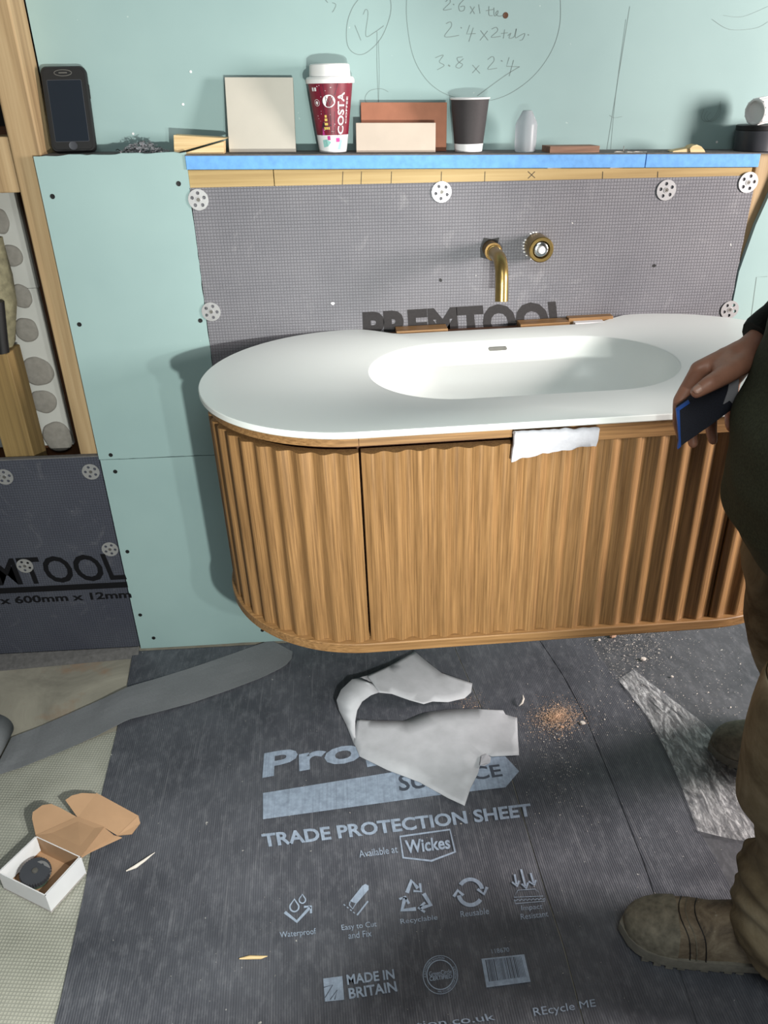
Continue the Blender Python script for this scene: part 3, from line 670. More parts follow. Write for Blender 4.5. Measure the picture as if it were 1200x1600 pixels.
# swarf
b = bm_()
for k in range(420):
    px = random.uniform(190, 258); u = (px-190)/68; x = xsh(px); z0 = zs(x)-.001; h = .022*sin(pi*min(1, u*1.05))**.7; y = random.uniform(.03, .09)
    c = Vector((x, y, z0+random.uniform(0, max(.002, h)))); d = Vector((random.uniform(-1, 1), random.uniform(-1, 1), random.uniform(-.5, .5))).normalized()*random.uniform(.002, .006); s = d.orthogonal().normalized()*random.uniform(.0008, .002)
    b.faces.new([b.verts.new(q) for q in (c-d-s, c+d-s, c+d+s*random.uniform(.2, 1), c-d+s)])
tag(obj('metal_swarf', b, 'swarf', kind='stuff'), 'heap of fine metal swarf on the ledge beside the phone', 'swarf')
b = bm_(); tube(b, [P(x, y, 1, .04) for x, y in ((181, 235), (184, 233), (188, 236), (194, 239), (202, 239))], .0008, 6); tag(obj('wire_loop', b, 'black'), 'short looped black wire lying between the phone and the swarf', 'wire')
# wedges
def wedge(name, pts, y0, y1, label):
    bm = bm_(); prism(bm, [P(x, y, 1, y0) for x, y in pts], (0, y1-y0, 0)); tag(obj(name, bm, 'pine_pale', bevel=.0006), label, 'wedge', 'timber wedges on the ledge')
wedge('timber_wedge', [(272, 240), (356, 216), (271, 211)], .030, .072, 'pale timber wedge pointing right, upper of the crossed pair')
wedge('timber_wedge', [(287, 245.5), (350, 245.5), (349, 221), (285, 240)], .020, .062, 'pale timber wedge lying under the other wedge')
# tiles
def tile(px0, px1, ph_, yb, lean, thick, mat, label, rz=0, pxb=244):
    x0, x1 = P(px0, pxb, 1, yb).x, P(px1, pxb, 1, yb).x; xm = (x0+x1)/2
    t = thing('sample_tile', label, 'tile', (xm, yb, zs(xm)), (radians(-lean), radians(.0)+.019, radians(rz)), 'sample tiles on the ledge')
    w = x1-x0; bm = bm_(); box(bm, -w/2, w/2, -thick*.35, 0, 0, ph_); obj('glazed_face', bm, mat, t, local=True, bevel=.0008)
    bm = bm_(); box(bm, -w/2, w/2, 0, thick*.65, 0, ph_); obj('biscuit', bm, 'tilebody', t, local=True)
tile(359, 463, .140, .055, 13, .009, 'tile_beige', 'large square beige tile leaning on the wall left of the red cup')
tile(565, 697, .093, .066, 10, .009, 'terracotta', 'terracotta tile leaning behind the low sand tile', pxb=241)
tile(557, 680, .056, .036, 12, .010, 'tile_pink', 'low sand-coloured tile propped in front of the terracotta tile', pxb=243)
# cups
def cone_fn(c, r0, r1, h, ang0, lift):       # (metres along the circumference, height 0..1) -> cone surface
    def f(u, v):
        r = r0+(r1-r0)*v+lift; a = ang0+u/((r0+r1)/2); return Vector((c.x+r*sin(a), c.y-r*cos(a), c.z+h*v))
    return f
xc = xsh(521, 244, .05); cc = Vector((xc, .052, zs(xc)+.0005)); H = .128; RB, RT = .0285, .0455
cp = thing('costa_cup', 'tall wine-red printed takeaway cup with white lid on the ledge', 'cup', cc); cp.name = 'takeaway_cup'
b = bm_(); lathe(b, [(RB-.002, 0), (RB, .001), (RB+(RT-RB)*.26, H*.26)], cc, 48, cap1=False); obj('cup_base', b, 'white', cp, smooth=40)
b = bm_(); lathe(b, [(RB+(RT-RB)*.26, H*.26), (RT, H)], cc, 48, cap0=False); obj('cup_wall', b, 'cupred', cp, smooth=40)
b = bm_(); lathe(b, [(RT+.0035, H-.002), (RT+.0035, H+.005), (RT+.001, H+.009), (RT-.004, H+.010), (RT-.0055, H+.030), (RT-.008, H+.032), (RT-.012, H+.0295), (.004, H+.029)], cc, 48); obj('lid', b, 'lid', cp, smooth=30)
A0 = 0.
def on_cup(bm, pts, a0=0., lift=.0004):      # pts: (metres right of centre, height fraction)
    f = cone_fn(cc, RB, RT, H, a0, lift); return [bm.verts.new(f(u, v)) for u, v in pts]
def cup_poly(bm, pts): bm.faces.new(on_cup(bm, pts))
def cup_text(bm, body, u0, u1, v0, v1, bold):  # reads upwards
    f = cone_fn(cc, RB, RT, H, 0, .0005); put_text(bm, body, lambda s, t: f(u1-(u1-u0)*t, v0+(v1-v0)*s), bold)
b = bm_(); cup_text(b, 'COSTA', .012, .026, .27, .86, .02); cup_text(b, 'COFFEE', .0305, .035, .42, .80, .01); obj('printed_lettering', b, 'white', cp)
b = bm_(); cup_poly(b, [(-.004+.0115*cos(a), .74+.0115*sin(a)/H) for a in [2*pi*i/24 for i in range(24)]]); obj('round_emblem', b, 'white', cp); b = bm_()
for cx_, cy_ in ((-.028, .72),):
    for r0, r1 in ((.0055, .0062),):
        V = on_cup(b, [(cx_+r0*cos(a), cy_+r0*sin(a)/H) for a in [2*pi*i/20 for i in range(20)]]); V2 = on_cup(b, [(cx_+r1*cos(a), cy_+r1*sin(a)/H) for a in [2*pi*i/20 for i in range(20)]])
        for i in range(20): b.faces.new((V[i], V[(i+1) % 20], V2[(i+1) % 20], V2[i]))
    cup_poly(b, [(cx_+.003*cos(a), cy_+.003*sin(a)/H) for a in [2*pi*i/10 for i in range(10)]])
obj('recycling_badge', b, 'white', cp); b = bm_()
random.seed(9)
for k in range(46):
    u, v = random.uniform(-.036, .036), random.uniform(.3, .98); r = random.uniform(.0004, .0009)
    if abs(u-.02) < .014: continue
    cup_poly(b, [(u+r*cos(a), v+r*sin(a)/H) for a in [2*pi*i/6 for i in range(6)]])
for x in (-.036, -.030): cup_poly(b, [(x, .88), (x+.004, .88), (x+.004, .93), (x, .93)])
obj('snow_print', b, 'white', cp, kind='stuff')
b = bm_()
for p0_, p1_ in (((-.010, .30), (-.006, .66)), ((-.002, .28), (-.003, .72)), ((-.014, .55), (-.02, .95)), ((-.008, .66), (-.013, .97)), ((.004, .28), (.0055, .60)), ((.006, .82), (.012, .98)), ((-.003, .70), (.003, .80)), ((-.003, .72), (-.009, .79))):
    (ua, va), (ub, vb) = p0_, p1_; cup_poly(b, [(ua, va), (ua+.0011, va), (ub+.0009, vb), (ub, vb)])
cup_poly(b, [(-.027, .25), (.013, .25), (.010, .32), (-.004, .42), (-.012, .34), (-.018, .47), (-.024, .36)])
obj('tree_print', b, 'cupdark', cp)
b = bm_()
for u, v, s in ((-.012, .42, .0035), (-.012, .48, .0028), (-.012, .53, .002), (-.009, .36, .0035), (-.014, .36, .0035)): cup_poly(b, [(u-s, v-.018), (u+s, v-.018), (u+s, v+.018), (u-s, v+.018)])
obj('gold_print', b, 'cupgold', cp)
b = bm_(); cup_poly(b, [(-.024, .26), (-.017, .26), (-.0205, .38)]); cup_poly(b, [(.008, .16), (.017, .16), (.017, .22), (.008, .22)]); cup_poly(b, [(-.012, .19), (-.005, .19), (-.005, .25), (-.012, .25)]); obj('magenta_print', b, 'cuppink', cp)
b = bm_(); cup_poly(b, [(-.024, .08), (-.012, .1), (-.004, .16), (-.014, .2), (-.025, .19)]); cup_poly(b, [(.012, .05), (.02, .05), (.024, .18), (.018, .2)]); obj('mint_print', b, 'cupmint', cp)
xk = xsh(732, 242, .045); ck = Vector((xk, .048, zs(xk)+.0005)); HK = .101; r0, r1 = .0285, .0395
kp = thing('paper_cup', 'black paper cup with white base and rim, open top', 'cup', ck)
rk = lambda t: r0+(r1-r0)*t
b = bm_(); lathe(b, [(r0-.002, 0), (rk(0), .001), (rk(.16), HK*.16)], ck, 40, cap1=False); obj('cup_base', b, 'white', kp, smooth=40)
b = bm_(); lathe(b, [(rk(.16), HK*.16), (rk(.965), HK*.965)], ck, 40, cap0=False, cap1=False); obj('cup_wall', b, 'cupblack', kp, smooth=40)
b = bm_(); lathe(b, [(rk(.965), HK*.965), (r1+.001, HK*.97), (r1+.002, HK*.985), (r1+.001, HK), (r1-.0015, HK*.99), (rk(.3)-.001, HK*.3), (.004, HK*.29)], ck, 40, cap0=False); obj('rim', b, 'white', kp, smooth=40)
# bottle
xb = xsh(820, 240, .045); cb_ = Vector((xb, .046, zs(xb)+.0003))
b = bm_(); lathe(b, [(.020, 0), (.0215, .0015), (.0225, .018), (.0225, .050), (.021, .056), (.0105, .0755), (.009, .0775), (.004, .078)], cb_, 32); tag(obj('plastic_sleeve', b, 'frost', smooth=35), 'small frosted white plastic bullet-shaped cap standing on the ledge', 'plastic cap')
# brown strip
x0, x1 = xsh(857, 242, .02), xsh(935, 242, .02); zb = zs((x0+x1)/2)
b = bm_(); prism(b, [(x0, .012, zb), (x1, .016, zb-.001), (x1, .016, zb+.012), (x0, .012, zb+.0135)], (-.006, .045, 0)); tag(obj('timber_strip', b, 'wood_brown', bevel=.0005), 'flat brown timber strip lying right of the plastic cap', 'timber')
# wire scraps
random.seed(3)
for k, lab in enumerate(('thin wire scrap sticking up from the ledge near the foam seam', 'curled pale shaving on the ledge beside the wire scrap', 'flat grey flake on the ledge before the offcut')):
    if k == 0:
        b = bm_()
        for L in (((960, 240), (974, 236), (975, 228)), ((974, 237), (985, 239), (1000, 238)), ((968, 239), (980, 233))): tube(b, [P(x, y, 1, .03) for x, y in L], .0007, 6)
        tag(obj('wire_scrap', b, 'steel_dull'), lab, 'scrap')
    elif k == 1:
        b = bm_(); ribbon(b, [P(960+i*5, 239.4-1.6*abs(sin(i*1.1)), 1, .02)+Vector((0, .003*sin(i), 0)) for i in range(11)], .006, (0, -.5, .8)); tag(obj('shaving', b, 'crumb'), lab, 'shaving')
    else:
        b = bm_(); c = P(1036, 238.5, 1, .04); prism(b, [c+Vector((dx, dy, 0)) for dx, dy in ((-.02, 0), (-.005, -.008), (.018, 0), (.004, .01))], (0, 0, .003)); tag(obj('plaster_flake', b, 'cement'), lab, 'flake')
# offcut
b = bm_(); y0 = .02
prism(b, [P(x, y, 1, y0) for x, y in ((1049, 240), (1080, 240), (1080, 231), (1052, 236))], (0, .03, 0)); prism(b, [P(x, y, 1, y0-.004) for x, y in ((1079, 240.5), (1103, 240.5), (1101, 235), (1096, 229), (1089, 226), (1082, 228), (1078, 232))], (0, .03, 0))
tag(obj('timber_offcut', b, 'pine_pale', bevel=.0005), 'small half-round pale timber offcut on the ledge near the tin', 'offcut')
# tin and cap
xt = xsh(1147, 238, .05)+.036; ct = Vector((xt+.012, .05, zs(xt)+.0003))
tn = thing('round_tin', 'low round charcoal tin at the right end of the ledge', 'tin', ct)
b = bm_(); lathe(b, [(.044, 0), (.046, .0015), (.048, .040), (.047, .0405)], ct, 48); obj('tin_body', b, 'charcoal', tn, smooth=40)
b = bm_(); lathe(b, [(.0485, .0405), (.0490, .041), (.0490, .0495), (.047, .0505), (.02, .0505)], ct, 48); obj('tin_lid', b, 'black', tn, smooth=40)
ax = Vector((-.86, -.42, -.10)).normalized(); cw = ct+Vector((-.012, -.012, .0505+.0265)); hw = .042
wc_ = thing('pipe_collar', 'white ribbed plastic pipe collar lying on the charcoal tin', 'pipe collar', cw)
b = bm_(); lathe(b, [(.024, 0), (.0255, .001), (.0255, .038), (.024, .040), (.0215, .040), (.021, .032), (.012, .031)], cw-ax*.02, 40, ax); obj('collar_shell', b, 'lid', wc_, smooth=35)
b = bm_(); a_ = ax.orthogonal().normalized(); b_ = ax.cross(a_)
for k in range(12):
    t_ = 2*pi*k/12; d = a_*cos(t_)+b_*sin(t_); s = a_*(-sin(t_))+b_*cos(t_); m0 = cw-ax*.018+d*.0245
    tube(b, [m0, m0+ax*.036], .0022, 6)
obj('grip_rib', b, 'lid', wc_, smooth=50)

# ================================================================== FLOOR COVERINGS
def G(px, py, z=0.): return P(px, py, 2, z)
def sheet_obj(name, bm, mat, parent, **k): return obj(name, bm, mat, parent, **k)
# woven membrane at the left
b = bm_(); L = [G(-60, 1205), G(100, 1165), G(230, 1105), G(300, 1090)]
pts = [Vector((-1.9, -1.5, 0)), Vector((-.7, -1.5, 0)), G(260, 1300), G(240, 1120)]+[G(150, 1150), G(60, 1185), G(-60, 1225)]+[Vector((-1.9, -.45, 0))]
for p in pts: p.z = -.006
prism(b, pts, (0, 0, .0015)); tag(obj('woven_membrane', b, 'membrane'), 'silvery woven membrane on the screed at the left', 'membrane')
# right dusty sheet, under
b = bm_(); pts = [Vector(p) for p in ((.2, -1.5, -.0055), (1.6, -1.5, -.0055), (1.6, -.006, -.0055), (.05, -.006, -.0055))]
prism(b, pts, (0, 0, .002)); tag(obj('dust_sheet', b, 'sheet2'), 'dusty dark plastic sheet under the clear polythene at the right', 'floor sheet')
# printed protection sheet, folded into panels
sh = thing('protection_sheet', 'dark ribbed floor protection sheet printed with pale lettering', 'floor sheet', (-.3, -.6, -.003))
LE = [G(85, 1600), G(95, 1560), G(130, 1400), G(160, 1235), G(196, 1085), G(207, 1022)]
d = (LE[0]-LE[2]); LE = [LE[0]+d*2.0]+LE
RE = [G(1140, 1385), G(1122, 1347), G(1092, 1298), G(1062, 1215), G(1030, 1140), G(995, 1090), G(965, 1060), G(940, 1032), G(915, 996)]
RE = [RE[0]+(RE[0]-RE[1])*12]+RE
c1_ = [G(897, 1540), G(880, 1475), G(855, 1400), G(830, 1317), G(790, 1183), G(745, 1090), G(712, 1015)]
c1_ = [c1_[0]+(c1_[0]-c1_[1])*6]+c1_
c2_ = [G(1040, 1450), G(1007, 1350), G(960, 1230), G(915, 1120), G(880, 1055), G(850, 1010)]
c2_ = [c2_[0]+(c2_[0]-c2_[1])*3]+c2_
def at_y(L, y):
    for p, q in zip(L, L[1:]):
        if min(p.y, q.y) <= y <= max(p.y, q.y) and p.y != q.y: t = (y-p.y)/(q.y-p.y); return p.x+(q.x-p.x)*t
    p, q = (L[0], L[1]) if abs(y-L[0].y) < abs(y-L[-1].y) else (L[-1], L[-2]); t = (y-p.y)/(q.y-p.y) if p.y != q.y else 0; return p.x+(q.x-p.x)*t
Y0, Y1, NY = -1.55, -.006, 90
cols = [LE, c1_, c2_, RE]
for k in range(3):
    bm = bm_(); A, B = cols[k], cols[k+1]; g0 = 0 if k == 0 else .0011; g1 = 0 if k == 2 else .0011; nx = 10; V = []
    for i in range(NY+1):
        y = Y0+(Y1-Y0)*i/NY; xa_, xb_ = at_y(A, y)+g0, at_y(B, y)-g1; row = []
        for j in range(nx+1):
            u = j/nx; x = xa_+(xb_-xa_)*u; ed = min(u if k else 1, (1-u) if k < 2 else 1)
            row.append(bm.verts.new((x, y, -.0002+.0007*noise.noise(Vector((x*9, y*6, k)))-(.0012 if ed < .001 else 0))))
        V.append(row)
    top = list(V)
    for i in range(NY):
        for j in range(nx): bm.faces.new((V[i][j], V[i][j+1], V[i+1][j+1], V[i+1][j]))
    r = bmesh.ops.extrude_face_region(bm, geom=list(bm.faces)); bmesh.ops.translate(bm, verts=[g for g in r['geom'] if isinstance(g, bmesh.types.BMVert)], vec=(0, 0, -.003))
    sp_ = obj('sheet_panel', bm, 'sheet', sh, smooth=30)
    if k == 0: panel0 = sp_
# print on the sheet
LF = Vector((0, 0, .0019))
def gp(L): return [G(x, y)+LF for x, y in L]
def gtext(body, bl, br, tl, tr, bold=.0, mat='print', shear=0., name='printed_lettering', spacing=1., lift=0):
    bm = bm_(); put_text(bm, body, quad_fn(G(*bl), G(*br), G(*tl), G(*tr), LF+Vector((0, 0, lift))), bold, shear, spacing); return obj(name, bm, mat, sh)
def gpoly(pts, name='printed_shape', mat='print', lift=0):
    bm = bm_(); bm.faces.new([bm.verts.new(p+Vector((0, 0, lift))) for p in gp(pts)]); return obj(name, bm, mat, sh)
def gline(Ls, w, name='printed_icon', closed=False, mat='print', lift=0):
    bm = bm_()
    for L in Ls: ribbon(bm, gp(L), w, (0, 0, 1), closed, lift)
    return obj(name, bm, mat, sh)
gtext('Proplex', (409, 1229), (762, 1166), (413, 1178), (735, 1118), .03)
gpoly([(411, 1240), (572, 1214), (786, 1179), (811, 1206), (790, 1231), (680, 1244), (411, 1281)], 'printed_arrow')
gtext('SURFACE', (624, 1238), (786, 1214), (622, 1212), (780, 1195), .02, 'print_dark', lift=.0004)
gtext('TRADE PROTECTION SHEET', (412, 1325), (832, 1276), (408, 1304), (828, 1256), .03)
gtext('Available at', (562, 1341), (622, 1333), (560, 1330), (620, 1322), 0)
gline([[(625, 1308), (703, 1297), (711, 1332), (674, 1346), (630, 1341)]], .0045, 'printed_badge', True)
gtext('Wickes', (635, 1335), (704, 1327), (632, 1314), (702, 1307), .025)
gtext('Waterproof', (438, 1469), (495, 1463), (437, 1457), (493, 1451), .0)
gtext('Easy to Cut', (535, 1457), (589, 1451), (533, 1446), (588, 1440), .0)
gtext('and Fix', (545, 1468), (581, 1464), (544, 1458), (580, 1454), .0)
gtext('Recyclable', (627, 1447), (684, 1440), (625, 1437), (683, 1430), .0)
gtext('Reusable', (720, 1434), (764, 1429), (719, 1425), (763, 1419), .0)
gtext('Impact', (815, 1426), (848, 1423), (814, 1416), (847, 1413), .0)
gtext('Resistant', (814, 1438), (857, 1433), (813, 1429), (855, 1424), .0)
gtext('MADE IN', (543, 1540), (617, 1530), (541, 1524), (615, 1515), .025)
gtext('BRITAIN', (546, 1562), (621, 1550), (544, 1545), (618, 1534), .025)
gtext('118670', (769, 1491), (796, 1488), (767, 1484), (795, 1481), .0)
gtext('REcycle ME', (836, 1593), (932, 1577), (832, 1576), (929, 1562), .0)
gtext('protection.co.uk', (570, 1622), (776, 1598), (568, 1606), (770, 1584), .005)
gtext('GreenCircle', (671, 1527), (706, 1522), (670, 1519), (705, 1515), .01)
gtext('CERTIFIED', (671, 1534), (707, 1529), (671, 1527), (706, 1523), .02)
def ell(cx, cy, rx, ry, a0=0, a1=360, n=36): return [(cx+rx*cos(radians(a0+(a1-a0)*i/n)), cy+ry*sin(radians(a0+(a1-a0)*i/n))) for i in range(n+1)]
gline([ell(688, 1524, 27, 30)[:-1]], .0012, 'printed_ring', True); gline([ell(688, 1524, 21, 23)[:-1]], .0018, 'printed_ring', True)
def arc_text(body, cx, cy, rx, ry, a0, a1, h):
    bm = bm_()
    def f(u, v): a = radians(a0+(a1-a0)*u); k = 1+h*(v-.5); return G(cx+rx*k*cos(a), cy+ry*k*sin(a))+LF
    put_text(bm, body, f, .01); obj('printed_lettering', bm, 'print', sh)
arc_text('A SUSTAINABLE SOLUTION', 688, 1524, 24, 26.5, 170, 285, .12); arc_text('99% CLOSED LOOP PRODUCT', 688, 1524, 24, 26.5, 100, -30, -.12)
# icons
def drop(cx, cy, r): return [(cx, cy-r*1.75)]+[(cx+r*cos(radians(a)), cy+r*1.05*sin(radians(a))) for a in range(-20, 201, 20)]
gline([drop(460, 1418, 7)], .003, 'printed_icon', True); gline([drop(472.5, 1407, 5)], .0025, 'printed_icon', True)
gline([[(445, 1426), (464, 1441), (485, 1418)]], .006); gline([[(475, 1418), (486, 1417), (486, 1428)]], .0045)
gpoly([(547, 1409), (566, 1385), (571, 1382), (576, 1385), (576, 1391), (557, 1413)]); gline([[(547, 1410), (546, 1415), (551, 1421), (556, 1413)]], .0022)
gline([[(558, 1431), (575, 1409)]], .0032); gline([[(537+i*5, 1414+i*4), (539.5+i*5, 1416+i*4)] for i in range(4)], .002)
gline([[(636, 1396), (643, 1377), (653, 1389)]], .008); gline([[(646, 1393), (658, 1394), (656, 1381)]], .005)
gline([[(662, 1397), (673, 1415), (656, 1420)]], .008); gline([[(664, 1411), (654, 1420), (664, 1426)]], .005)
gline([[(650, 1421), (628, 1423), (633, 1403)]], .008); gline([[(624, 1406), (633, 1402), (639, 1413)]], .005)
gline([ell(735, 1395, 19, 20, 215, 345, 18)], .008); gline([[(746, 1390), (756, 1398), (761, 1387)]], .006)
gline([ell(735, 1395, 19, 20, 35, 165, 18)], .008); gline([[(709, 1402), (715, 1392), (724, 1400)]], .006)
gline([[(804, 1367), (807, 1383)], [(814, 1359), (821, 1386)], [(829, 1365), (834, 1382)]], .004)
gline([[(800, 1379), (808, 1386), (811, 1377)], [(815, 1382), (822, 1389), (825, 1380)], [(826, 1378), (835, 1384), (837, 1376)]], .004)
gline([[(803, 1403), (809, 1392), (836, 1390), (849, 1401)]], .0014, 'printed_icon', True)
gline([[(803, 1406)]+[(803+i*3, 1407.5-.13*i*1+(1.2 if i % 2 else -1.2)) for i in range(17)]], .0014); gline([[(803, 1406), (805, 1413), (851, 1409), (851, 1404)]], .0014)
gpoly([(505, 1530), (535, 1526), (538, 1563), (508, 1566)], 'printed_flag'); gline([[(506, 1544), (520, 1540), (508, 1560)], [(516, 1563), (527, 1548), (523, 1563)]], .0016, 'printed_flag_line', mat='print_dark', lift=.0005)
gpoly([(752, 1499), (819, 1492), (829, 1535), (760, 1544)], 'printed_barcode')
random.seed(12); bm = bm_(); q = quad_fn(G(764, 1535), G(823, 1527), G(758, 1501), G(815, 1495), LF+Vector((0, 0, .0004)))
u = 0.
while u < .97:
    w = random.choice((.012, .012, .02, .03)); bm.faces.new([bm.verts.new(q(*s)) for s in ((u, 0), (min(u+w, 1), 0), (min(u+w, 1), 1), (u, 1))]); u += w+random.choice((.014, .02, .028))
obj('barcode_bars', bm, 'print_dark', sh, kind='stuff')

# ================================================================== FLOOR CLUTTER
# grey tape with its roll
tt = thing('fleece_tape', 'roll of grey fleece tape unrolled across the floor towards the cabinet', 'tape', G(0, 1190))
def samp(L, n):
    pts = [Vector((*p, 0)) for p in L]; q = []
    cum = [0]
    for a_, c_ in zip(pts, pts[1:]): cum.append(cum[-1]+(c_-a_).length)
    for i in range(n+1):
        s = cum[-1]*i/n
        for k in range(len(pts)-1):
            if cum[k] <= s <= cum[k+1]+1e-6: t = (s-cum[k])/(cum[k+1]-cum[k]); q.append(pts[k].lerp(pts[k+1], t)); break
    return q
U = samp([(18, 1152), (60, 1136), (120, 1110), (160, 1092), (200, 1073), (245, 1060), (300, 1043), (350, 1026), (400, 1008), (424, 1000)], 44)
D = samp([(-14, 1214), (30, 1200), (100, 1172), (150, 1150), (200, 1124), (240, 1114), (300, 1098), (360, 1077), (410, 1058), (446, 1040), (458, 1026), (457, 1018)], 44)
bm = bm_(); V = []
for i, (a_, c_) in enumerate(zip(U, D)):
    row = []
    for j in range(7):
        t = j/6; hump = .010*math.exp(-((i-20)/5)**2)*(1-.3*t)+.003*noise.noise(Vector((i*.3, t*2, 0)))+.004
        p = G(a_.x*(1-t)+c_.x*t, a_.y*(1-t)+c_.y*t, max(.0025, hump)); row.append(bm.verts.new(p))
    V.append(row)
for i in range(len(V)-1):
    for j in range(6): bm.faces.new((V[i][j], V[i][j+1], V[i+1][j+1], V[i+1][j]))
o = obj('tape_strip', bm, 'tape', tt); m_ = o.modifiers.new('thick', 'SOLIDIFY'); m_.thickness = .0009; m_.offset = 1
pa, pb = G(-14, 1212), G(18, 1152); axr = (pb-pa).normalized(); rr = .040; side = Vector((-axr.y, axr.x, 0))
cr = pa+side*.026*(1 if side.x < 0 else -1)+Vector((0, 0, rr))
bm = bm_(); N = 90; rows = []
for i in range(N+1):
    a = -pi/2+2*pi*3.4*i/N; r = rr-.022*i/N; off = side*(r*cos(a))*(-1 if side.x < 0 else 1)+Vector((0, 0, r*sin(a)))
    rows.append((bm.verts.new(cr+off), bm.verts.new(cr+off+axr*(pb-pa).length)))
for a_, c_ in zip(rows, rows[1:]): bm.faces.new((a_[0], c_[0], c_[1], a_[1]))
o = obj('tape_roll', bm, 'tape', tt, smooth=60); m_ = o.modifiers.new('thick', 'SOLIDIFY'); m_.thickness = .0035; m_.offset = 0
bm = bm_(); L_ = (pb-pa).length; lathe(bm, [(.016, .001), (.0175, .001), (.0175, L_), (.016, L_), (.0135, L_-.001), (.0135, .002), (.016, .001)], cr, 32, axr, False, False); obj('card_core', bm, 'kraft', tt, smooth=40)

# torn packing foam sheet, curled over at the left
bm = bm_()
bot_o = [(726, 1259), (700, 1247), (655, 1222), (605, 1203), (562, 1182), (552, 1160)]
outer = [(552, 1160), (541, 1132), (530, 1110), (526, 1094), (533, 1078), (550, 1062), (574, 1056)]
inner = [(556, 1168), (555, 1146), (555, 1126), (558, 1110), (566, 1096), (580, 1086), (592, 1082)]
ho = [.002, .014, .034, .052, .064, .066, .058]; hi_ = [.002, .010, .026, .042, .054, .060, .062]
A = [bm.verts.new(G(x, y, h)) for (x, y), h in zip(outer, ho)]; B = [bm.verts.new(G(x, y, h)) for (x, y), h in zip(inner, hi_)]
for i in range(6): bm.faces.new((A[i], A[i+1], B[i+1], B[i]))
def grid_fill(poly_px, hfun, n=26):
    xs = [p[0] for p in poly_px]; ys = [p[1] for p in poly_px]; fa = bm.faces.new([bm.verts.new(G(x, y, hfun(x, y))) for x, y in poly_px])
    r = bmesh.ops.triangulate(bm, faces=[fa]); 
    es = list({e for f in r['faces'] for e in f.edges}); bmesh.ops.subdivide_edges(bm, edges=es, cuts=3, use_grid_fill=True)
low = [(558, 1124), (580, 1126), (632, 1127), (662, 1114), (700, 1109), (746, 1108), (786, 1110), (790, 1117), (808, 1122), (809, 1150), (811, 1180), (768, 1182), (760, 1179), (757, 1187), (750, 1196), (747, 1208), (735, 1232), (726, 1259), (700, 1247), (655, 1222), (605, 1203), (562, 1182), (553, 1160), (555, 1140)]
grid_fill(low, lambda x, y: .003+.004*(1+noise.noise(Vector((x*.02, y*.02, 0)))))
upp = [(574, 1056), (610, 1040), (648, 1018), (664, 1032), (690, 1052), (738, 1068), (736, 1082), (726, 1091), (700, 1097), (676, 1096), (662, 1100), (640, 1094), (612, 1084), (592, 1082), (583, 1068)]
grid_fill(upp, lambda x, y: .060-.050*max(0, min(1, (x-580)/150))-.0002*max(0, 1060-y)+.004*noise.noise(Vector((x*.05, y*.03, 3))))
bmesh.ops.remove_doubles(bm, verts=bm.verts, dist=.004)
o = obj('packing_foam_sheet', bm, 'paperfoam', smooth=70); m_ = o.modifiers.new('thick', 'SOLIDIFY'); m_.thickness = .002; m_.offset = 0
tag(o, 'torn white packing foam sheet curled over on the printed floor sheet', 'packing foam')
bm = bm_(); prism(bm, [G(752, 1182, .012), G(760, 1179, .014), G(767, 1184, .010), G(766, 1192, .016), G(756, 1197, .018), G(750, 1196, .016)], (0, 0, .002)); obj('torn_flap', bm, 'foam', o)

# cardboard box with washers
hB = .050
TA, TB, TCc, TD = G(-4, 1363, hB), G(71, 1400, hB), G(127, 1339, hB), G(56, 1306, hB)
ctr = (TA+TB+TCc+TD)/4; bx = thing('cardboard_box', 'small open white cardboard box with kraft lid thrown back', 'box', (ctr.x, ctr.y, 0))
def panel(name, pts, mats, thick=.0022, parent=None):
    pts = [Vector(p) for p in pts]; n = (pts[1]-pts[0]).cross(pts[2]-pts[0]).normalized(); bm = bm_()
    a = [bm.verts.new(p) for p in pts]; c_ = [bm.verts.new(p+n*thick) for p in pts]; k = len(a)
    bm.faces.new(a[::-1]).material_index = 0; bm.faces.new(c_).material_index = 1
    for i in range(k): bm.faces.new((a[i], a[(i+1) % k], c_[(i+1) % k], c_[i])).material_index = 0
    me = obj(name, bm, mats, parent or bx, smooth=38); return me
def dn(p, z=0.): return Vector((p.x, p.y, z))
def inw(p, t=.06): return p+(Vector((ctr.x, ctr.y, p.z))-p)*t
panel('box_floor', [dn(TA, .001), dn(TB, .001), dn(TCc, .001), dn(TD, .001)], ('kraft', 'kraft'))
for nm, p, q in (('side_wall', TA, TB), ('side_wall', TB, TCc), ('side_wall', TCc, TD), ('side_wall', TD, TA)):
    panel(nm, [dn(p, 0), dn(q, 0), q, p], ('boxwhite', 'kraft'), -.002)
# double side walls, white on both faces
panel('inner_flap', [inw(TB, .05), inw(TCc, .05), inw(TCc, .07)-Vector((0, 0, .03)), inw(TB, .09)-Vector((0, 0, .03))], ('boxwhite', 'kraft'), .0015)
panel('inner_flap', [inw(TD, .03), inw(TA, .03), inw(TA, .14)-Vector((0, 0, .034)), inw(TD, .12)-Vector((0, 0, .034))], ('boxwhite', 'boxwhite'), .0015)
LDa, LDb = TD.copy(), TCc.copy()
hl = .048; Lc, Ld = G(163, 1293, .030), G(121, 1277, .040)
lid = panel('lid', [LDa, LDb, Lc, Ld], ('kraft', 'kraft'), .002)
tk = panel('tuck_panel', [Ld, Lc, G(184, 1306, .012), G(216, 1276, .016), G(150, 1240, .052)], ('kraft', 'kraft'), .002)
panel('tuck_lip', [G(184, 1306, .012), G(206, 1304, .006), G(219, 1287, .007), G(216, 1275, .016)], ('kraft', 'kraft'), .002)
panel('ear_flap', [LDa, Ld, G(94, 1262, .062), G(80, 1256, .066), G(66, 1258, .064), G(51, 1269, .060), G(50, 1279, .058)], ('kraft', 'kraft'), -.002)
